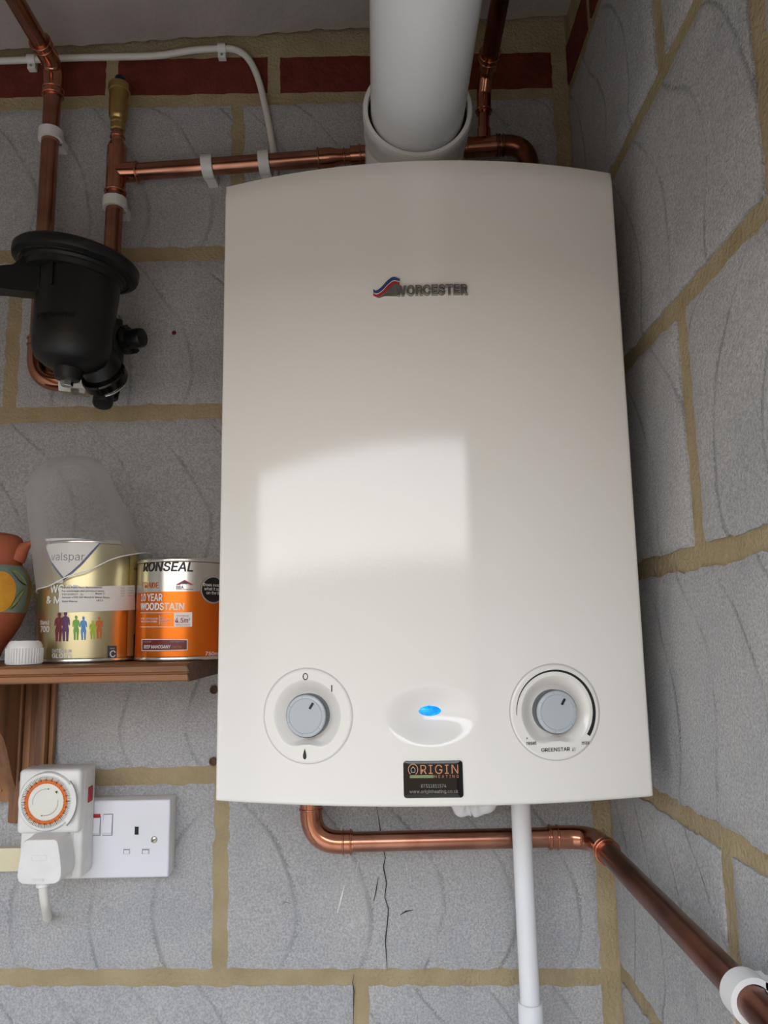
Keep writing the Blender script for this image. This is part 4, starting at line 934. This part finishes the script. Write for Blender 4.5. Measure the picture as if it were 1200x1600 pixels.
# raised rim along the cut
rimp = []
for j in range(n + 1):
    v_ = vs[(len(rows) - 1) * n + j % n]; rimp.append(Vector(v_))
rimp2 = [p for i, p in enumerate(rimp) if i == 0 or (p - rimp[i - 1]).length > 1e-5]
obj('cut_rim', MB().sweep(rimp2, .0007, 6, False), UPVC, t, 0)
# white ribbed cap
cpz = vz0; p = at(37.5, 1034, -.165)
t = thing('bottle_cap', (p.x, -.165, cpz), 'small white ribbed screw cap standing on the shelf', 'bottle cap')
sc_ = 1 / 1525; Rb, Rt = 25.5 * sc_, 26 * sc_; hc = 36 * sc_
obj('skirt', MB().lathe((p.x, -.165, cpz), (0, 0, 1), [(Rb, 0), (Rb, .0012), (Rt, hc * .70), (Rt, hc * .74), (Rt * .985, hc * .80), (Rt * .86, hc * .965), (Rt * .78, hc * .97), (Rt * .77, hc), (0, hc * 1.0)], 48), WHITE, t, 35)
for k in range(40):
    a = 2 * PI * k / 40
    ca, sa = math.cos(a), math.sin(a); m_ = MB(); q = []
    for z, r in ((.0012, Rb), (hc * .68, Rt)):
        for s_ in (-.00055, .00055): q += [(p.x + (r - .0004) * ca - s_ * sa, -.165 + (r - .0004) * sa + s_ * ca, cpz + z), (p.x + (r + .0011) * ca - s_ * sa * .4, -.165 + (r + .0011) * sa + s_ * ca * .4, cpz + z)]
    m_.add(q, [(0, 1, 3, 2), (4, 6, 7, 5), (0, 4, 5, 1), (2, 3, 7, 6), (1, 5, 7, 3), (0, 2, 6, 4)])
    if k == 0: rib0 = MB()
    rib0.add(m_.v, m_.f)
obj('ribbing', rib0, WHITE, t, 20)
# terracotta jug
JY = -.115; jx = at(-22, 950, JY).x; jb = (jx, JY, vz0)
def jr(px): return (at(px, 920, JY).x - jx) * .905
def jzz(py): return at(20, py, JY).z - vz0
t = thing('jug', jb, 'terracotta jug with a painted fruit band, cut off by the left edge', 'jug')
prof = [(.001, 0), (jr(-2), 0), (jr(4), .002), (jr(12), jzz(1012)), (jr(25), jzz(995)), (jr(37), jzz(975)), (jr(43.5), jzz(957)), (jr(47.5), jzz(935)), (jr(48.5), jzz(916)), (jr(45), jzz(900)), (jr(38), jzz(889)), (jr(33.5), jzz(882)), (jr(33), jzz(875)), (jr(34.5), jzz(862)), (jr(35), jzz(852)), (jr(31), jzz(841)), (jr(24), jzz(836)), (jr(12), jzz(833.5)), (jr(6), jzz(834)), (jr(4), jzz(838)), (jr(5), jzz(860)), (jr(18), jzz(890)), (.002, jzz(960))]
obj('body', MB().lathe(jb, (0, 0, 1), prof, 64), TERRA, t, 60)
mb = MB(); sp = [at(24, 872, JY), at(33, 860, JY), at(41, 853, JY), at(50.5, 845.5, JY)]
mb.sweep(spline(sp, 6), [.011, .0108, .0105, .010, .0095, .009, .0085, .008, .0074, .0068, .0062, .0056, .005, .0044, .0038, .0032, .0026, .0022, .0018], 18)
obj('spout', mb, TERRA, t, 60)
band_prof = [(r + .0006, h) for r, h in prof[6:12]]
bb = [(jr(43.6) + .0007, jzz(958)), (jr(47.6) + .0008, jzz(935)), (jr(48.6) + .0008, jzz(916)), (jr(45.1) + .0009, jzz(900)), (jr(38.1) + .001, jzz(889)), (jr(35) + .001, jzz(885))]
bd = obj('painted_band', MB().lathe(jb, (0, 0, 1), [(jr(43) - .002, jzz(958))] + bb + [(jr(30), jzz(885))], 64), GLAZE, t, 50)
def jug_map(u, v, h):
    z = vz0 + v
    for (r0, h0), (r1, h1) in zip(bb[:-1], bb[1:]):
        if h0 <= v <= h1: r = r0 + (r1 - r0) * (v - h0) / (h1 - h0); break
    else: r = bb[0][0] if v < bb[0][1] else bb[-1][0]
    r += h + .0004; return (jx + r * math.sin(u), JY - r * math.cos(u), z)
vm = jzz(925)
obj('painted_lemon', MB().slab(ell(.34, .0215, 40, .80, vm - .001), jug_map, 0, .0002), LEMON, bd, 0)
def leaf(u0, v0, u1, v1, wd, nm, mt, h, side=(1, -1)):
    o = []
    for sg, ks in ((side[0], range(13)), (side[1], range(12, -1, -1))):
        for k in ks: x = k / 12; o.append((u0 + (u1 - u0) * x, v0 + (v1 - v0) * x + wd * sg * math.sin(x * PI)))
    obj(nm, MB().slab(o, jug_map, h, h, 0, False), mt, bd, 0)
L1 = (1.02, jzz(893), 1.52, jzz(915)); L2 = (1.02, jzz(953), 1.40, jzz(921))
leaf(*L1, .0052, 'painted_leaf', LEAFG, .0003); leaf(*L2, .0050, 'painted_leaf', LEAFG, .0003)
leaf(*L1, .0052, 'painted_outline', INK, .0005, (-.75, -1.1)); leaf(*L2, .0050, 'painted_outline', INK, .0005, (-.8, -1.15))
obj('painted_border', MB().grid([1.60, 1.66, 1.72, 1.78, 1.84], [jzz(957.5) + (jzz(886) - jzz(957.5)) * k / 8 for k in range(9)], lambda u, v: jug_map(u, v, .0002)), OCHRE, bd, 0)

# ---------------------------------------------------------------- double socket, timer, plug, trunking
YS = -.032
sx1 = at(264.5, 1310, YS).x; sx0 = sx1 - .146; sz1 = at(200, 1250, YS).z; sz0 = at(200, 1372, YS).z
t = thing('double_socket', ((sx0 + sx1) / 2, 0, sz0), 'white double wall socket in a surface box, a timer in its left half', 'socket')
obj('back_box', MB().box(sx0 + .0005, sx1 - .0005, YS + .008, -.001, sz0 + .0005, sz1 - .0005, .0015), WHITE, t, 30)
fp = obj('faceplate', MB().box(sx0, sx1, YS, YS + .0075, sz0, sz1, .0022, 3), FACE, t, 40)
fw = lambda u, v, h: (u, YS - h, v)
def sq(px, py): p = at(px, py, YS); return p.x, p.z
def rectpx(x0, y0, x1, y1):
    a, b_ = sq(x0, y1), sq(x1, y0); return a[0], b_[0], a[1], b_[1]
def pinhole(x0, y0, x1, y1, shutter):
    a = rectpx(x0, y0, x1, y1); mb = MB(); cx, cz = (a[0] + a[1]) / 2, (a[2] + a[3]) / 2; w_, h_ = a[1] - a[0], a[3] - a[2]
    # raised lip round a dark slot
    for q in ((a[0] - .0009, a[1] + .0009, a[3], a[3] + .0009), (a[0] - .0009, a[1] + .0009, a[2] - .0009, a[2]), (a[0] - .0009, a[0], a[2], a[3]), (a[1], a[1] + .0009, a[2], a[3])): mb.box(q[0], q[1], YS - .0007, YS + .001, q[2], q[3], .0002, 1)
    o = obj('pin_hole', mb, FACE, fp, 30)
    s_ = obj('slot_shadow', MB().slab(rrect(w_, h_, .0002, 1, cx, cz), fw, .0002, .0002), SHADOWGAP if not shutter else INKG, fp, 0)
    if shutter: obj('shutter', MB().slab(rrect(w_ * .8, h_ * .72, .0002, 1, cx, cz - h_ * .1), fw, .0003, .0005), FACE, fp, 0)
pinhole(210.5, 1291.5, 217, 1304, False); pinhole(193, 1326.5, 203, 1334, True); pinhole(222, 1326.5, 233, 1334, True)
def rocker(x0, y0, x1, y1, red):
    a = rectpx(x0, y0, x1, y1); h_ = a[3] - a[2]
    mb = MB(); v = [(a[0], YS - .0004, a[2]), (a[1], YS - .0004, a[2]), (a[1], YS - .0030, a[2] + h_ * .15), (a[0], YS - .0030, a[2] + h_ * .15), (a[1], YS - .0012, a[3]), (a[0], YS - .0012, a[3]), (a[0], YS + .001, a[2]), (a[1], YS + .001, a[2]), (a[0], YS + .001, a[3]), (a[1], YS + .001, a[3])]
    mb.add(v, [(0, 1, 2, 3), (3, 2, 4, 5), (0, 3, 5, 8, 6), (1, 7, 9, 4, 2), (5, 4, 9, 8)])
    r = obj('rocker_switch', mb, FACE, t, 20)
    obj('rocker_gap', MB().slab(rrect(a[1] - a[0] + .0014, h_ + .0014, .0003, 2, (a[0] + a[1]) / 2, (a[2] + a[3]) / 2), fw, .0001, .0002), INKG, r, 0)
    if red: obj('on_mark', MB().box(a[0], a[1], YS - .0014, YS - .0005, a[3] - .0012, a[3] + .0030, .0002, 1), PRINTR, r, 20)
rocker(161.5, 1272.5, 176, 1305, False); rocker(143.5, 1276, 157, 1305, True)
p = at(241, 1312, YS)
sc_o = obj('screw', MB().lathe((p.x, YS + .0005, p.z), (0, -1, 0), [(.0037, 0), (.0036, .0013), (.0028, .0019), (0, .0021)], 24), STEEL, t, 40)
mb = MB(); mb.slab([(p.x + x * .8 - y * .6, p.z + x * .6 + y * .8) for x, y in ((-.0032, -.0004), (.0032, -.0004), (.0032, .0004), (-.0032, .0004))], fw, .0017, .0019); obj('slot', mb, SHADOWGAP, sc_o, 0)
# timer
tb = YS - .001; TD = .045; tf = tb - TD
tx0, tx1 = at(27, 1255, tf).x, at(126, 1255, tf).x; tz1 = at(75, 1202, tf).z; tzm = at(75, 1303, tf).z; tz0 = at(90, 1374, tf + .012).z
t = thing('timer_switch', ((tx0 + tx1) / 2, tb, tz0), 'white plug-in timer with an orange-ringed dial', 'timer')
obj('body', MB().box(tx0 + .003, tx1 - .0005, tf + .010, tb, tz0, tz1 - .001, .004, 3), WHITE2, t, 40)
hd_ = obj('head', MB().box(tx0, tx1 - .001, tf, tf + .03, tzm, tz1, .0045, 3), WHITE, t, 40)
obj('outlet_block', MB().box(tx0 + .002, tx1 - .010, tf + .007, tf + .02, tz0 + .002, tzm + .01, .003, 3), WHITE2, t, 40)
for dx in (.0, .0035): obj('body_ridge', MB().box(tx1 - .0165 + dx, tx1 - .0152 + dx, tf + .0052, tf + .011, tz0 + .004, tzm - .002, .0005, 1), WHITE, t, 30)
dc = at(74, 1252, tf); fw2 = lambda u, v, h: (dc.x + u, tf - h, dc.z + v)
S_ = FPX / (CR.transposed() @ (dc - CAM)).y
r0 = 39.5 / S_
obj('dial_collar', MB().lathe((dc.x, tf + .001, dc.z), (0, -1, 0), [(r0 * 1.14, 0), (r0 * 1.13, .0025), (r0 * 1.08, .0042), (r0 * 1.0, .0046), (r0 * .975, .0040), (r0 * .97, .003)], 64), WHITE, t, 40)
dl = obj('dial', MB().lathe((dc.x, tf + .001, dc.z), (0, -1, 0), [(r0 * .985, .0025), (r0 * .97, .0038), (r0 * .93, .0042), (r0 * .72, .0046), (0, .0050)], 64), DIALW, t, 60)
obj('orange_ring', ring2(0, 0, r0 * .775, r0 * .775, r0 * .15, fw2, .0042, 64), TORANGE, dl, 0)
mb = MB()
for k in range(96):
    a = 2 * PI * k / 96; R0, R1 = r0 * .87, r0 * .965
    if k % 4 == 0: R0 = r0 * .80
    if k % 2 == 0 and k % 4: R0 = r0 * .85
    ww = .00018 if k % 4 else .00028
    mb.slab([(r * math.cos(a) - s_ * math.sin(a), r * math.sin(a) + s_ * math.cos(a)) for r, s_ in ((R0, -ww), (R1, -ww), (R1, ww), (R0, ww))], fw2, .0044, .0044, 0, False)
    if k % 2 == 0: mb.slab([(r * math.cos(a) - s_ * math.sin(a), r * math.sin(a) + s_ * math.cos(a)) for r, s_ in ((r0 * .70, -ww * .7), (r0 * .745, -ww * .7), (r0 * .745, ww * .7), (r0 * .70, ww * .7))], fw2, .0045, .0045, 0, False)
tk = obj('tick_marks', mb, INK, dl, 0); tk['kind'] = 'stuff'
for k in range(24):
    a = PI / 2 - 2 * PI * k / 24 + .3
    obj('hour_numeral', text(str(k + 1), r0 * .085 / CAPH, lambda u, v, h: fw2(r0 * .795 * math.cos(a) + u * math.sin(a) + v * math.cos(a), r0 * .795 * math.sin(a) - u * math.cos(a) + v * math.sin(a), h), .0045, 'CENTER', res=1), INK, dl, 0)
obj('direction_arc', ring2(0, 0, r0 * .50, r0 * .50, .0003, fw2, .0052, 24, math.radians(190), math.radians(80)), INK, dl, 0)
obj('direction_arc', ring2(0, 0, r0 * .50, r0 * .50, .0003, fw2, .0052, 24, math.radians(10), math.radians(-100)), INK, dl, 0)
def tri(cx, cz, s_, a): return MB().slab([(cx + s_ * math.cos(a + k * 2 * PI / 3), cz + s_ * math.sin(a + k * 2 * PI / 3)) for k in range(3)], fw2, .0053, .0053, 0, False)
obj('arrow_head', tri(r0 * .10, r0 * .50, .0011, 0), INK, dl, 0); obj('arrow_head', tri(-r0 * .12, -r0 * .50, .0011, PI), INK, dl, 0); obj('pointer_mark', tri(r0 * .42, r0 * .38, .0018, PI / 4), INK, dl, 0)
# override thumbwheel slot on the right of the head
obj('side_guard', ring2(0, 0, r0 * 1.13, r0 * 1.13, r0 * .20, fw2, .0058, 30, math.radians(35), math.radians(-42)), WHITE, t, 0)
obj('guard_edge', ring2(0, 0, r0 * 1.25, r0 * 1.25, r0 * .05, fw2, .0060, 30, math.radians(40), math.radians(-45)), INKG, t, 0)
obj('side_switch', MB().box(tx1 - .0014, tx1 + .0008, tf + .022, tf + .034, at(140, 1252, tf + .03).z, at(140, 1228, tf + .03).z, .0006, 1), PRINTR, t, 30)
# plug in the timer
gx0, gx1 = at(27.5, 1340, tf - .026).x, at(97.5, 1340, tf - .026).x; gz1, gz0 = at(62, 1311, tf - .026).z, at(62, 1383, tf - .026).z
t = thing('mains_plug', ((gx0 + gx1) / 2, tf + .007, gz0), 'white three-pin plug in the front of the timer', 'plug')
gw, gh, gcx, gcz = gx1 - gx0, gz1 - gz0, (gx0 + gx1) / 2, (gz0 + gz1) / 2
go = []
for x, z in [(-.28, .5), (.28, .5), (.345, .485), (.385, .445), (.41, .36), (.46, .1), (.495, -.15), (.5, -.32), (.47, -.42), (.38, -.48), (.15, -.5), (-.15, -.5), (-.38, -.48), (-.47, -.42), (-.5, -.32), (-.495, -.15), (-.46, .1), (-.41, .36), (-.385, .445), (-.345, .485)]: go.append((gcx + x * gw, gcz + z * gh))
go = go[::-1]
mb = MB(); layers = [(1.0, .007), (1.02, -.002), (1.02, -.006), (.985, -.010), (.985, -.0245), (.96, -.0262), (.9, -.0268), (.6, -.0270), (.3, -.0270)]; vs = []; n = len(go)
for k, y in layers: vs += [(gcx + (x - gcx) * k, tf + y, gcz + (z - gcz) * k) for x, z in go]
mb.add(vs, [(i * n + j, i * n + (j + 1) % n, (i + 1) * n + (j + 1) % n, (i + 1) * n + j) for i in range(len(layers) - 1) for j in range(n)] + [tuple(range(n)), tuple(range((len(layers) - 1) * n, len(layers) * n))])
pb = obj('body', mb, WHITE2, t, 40)
mb = MB(); o1, o2 = rrect(.0165, .0062, .0025, 5, gcx - .0005, gcz + .004), rrect(.0150, .0048, .002, 5, gcx - .0005, gcz + .004)
vs = [(x, tf - .02705 - hh, z) for oo_, hh in ((o1, 0), (o1, .0004), (o2, .0004), (o2, 0)) for x, z in oo_]; n = len(o1)
mb.add(vs, [(i * n + j, i * n + (j + 1) % n, (i + 1) * n + (j + 1) % n, (i + 1) * n + j) for i in range(3) for j in range(n)]); obj('moulded_oval', mb, WHITE2, pb, 30)
obj('moulded_lettering', text('FUSED', .003 / CAPH, lambda u, v, h: (gcx + u, tf - .0269 - h, gcz - gh * .42 + v), .0001, 'CENTER', depth=.0003), WHITE2, pb, 0)
q0 = at(67, 1383, tf - .013); cb = [q0 + Vector((0, 0, .004)), at(68, 1395, tf - .013), at(70.5, 1412, tf - .008), at(72.5, 1424, -.068), at(74, 1432, -.050), at(74.5, 1434, -.028), at(75, 1432, -.0015)]
obj('cord', MB().sweep(spline(cb, 8), .0047, 18), CABLEW, t, 60); obj('cord_grip', MB().lathe(q0 + Vector((0, 0, .003)), (0.02, 0, -1), [(.0068, 0), (.0068, .004), (.0052, .0055)], 24), WHITE2, t, 30)
# cream trunking
z0_, z1_ = at(10, 1362, -.016).z, at(10, 1325, -.016).z
t = thing('cable_trunking', (-.85, 0, z0_), 'cream plastic cable trunking running left from the socket', 'trunking')
xe = sx0 - .001
obj('channel', MB().box(XL + .001, xe, -.013, -.001, z0_ + .0008, z1_ - .0008, .0006, 1), CREAM, t, 30)
obj('lid', MB().box(XL + .001, xe, -.0165, -.013, z0_, z1_, .0014, 2), CREAM, t, 30)
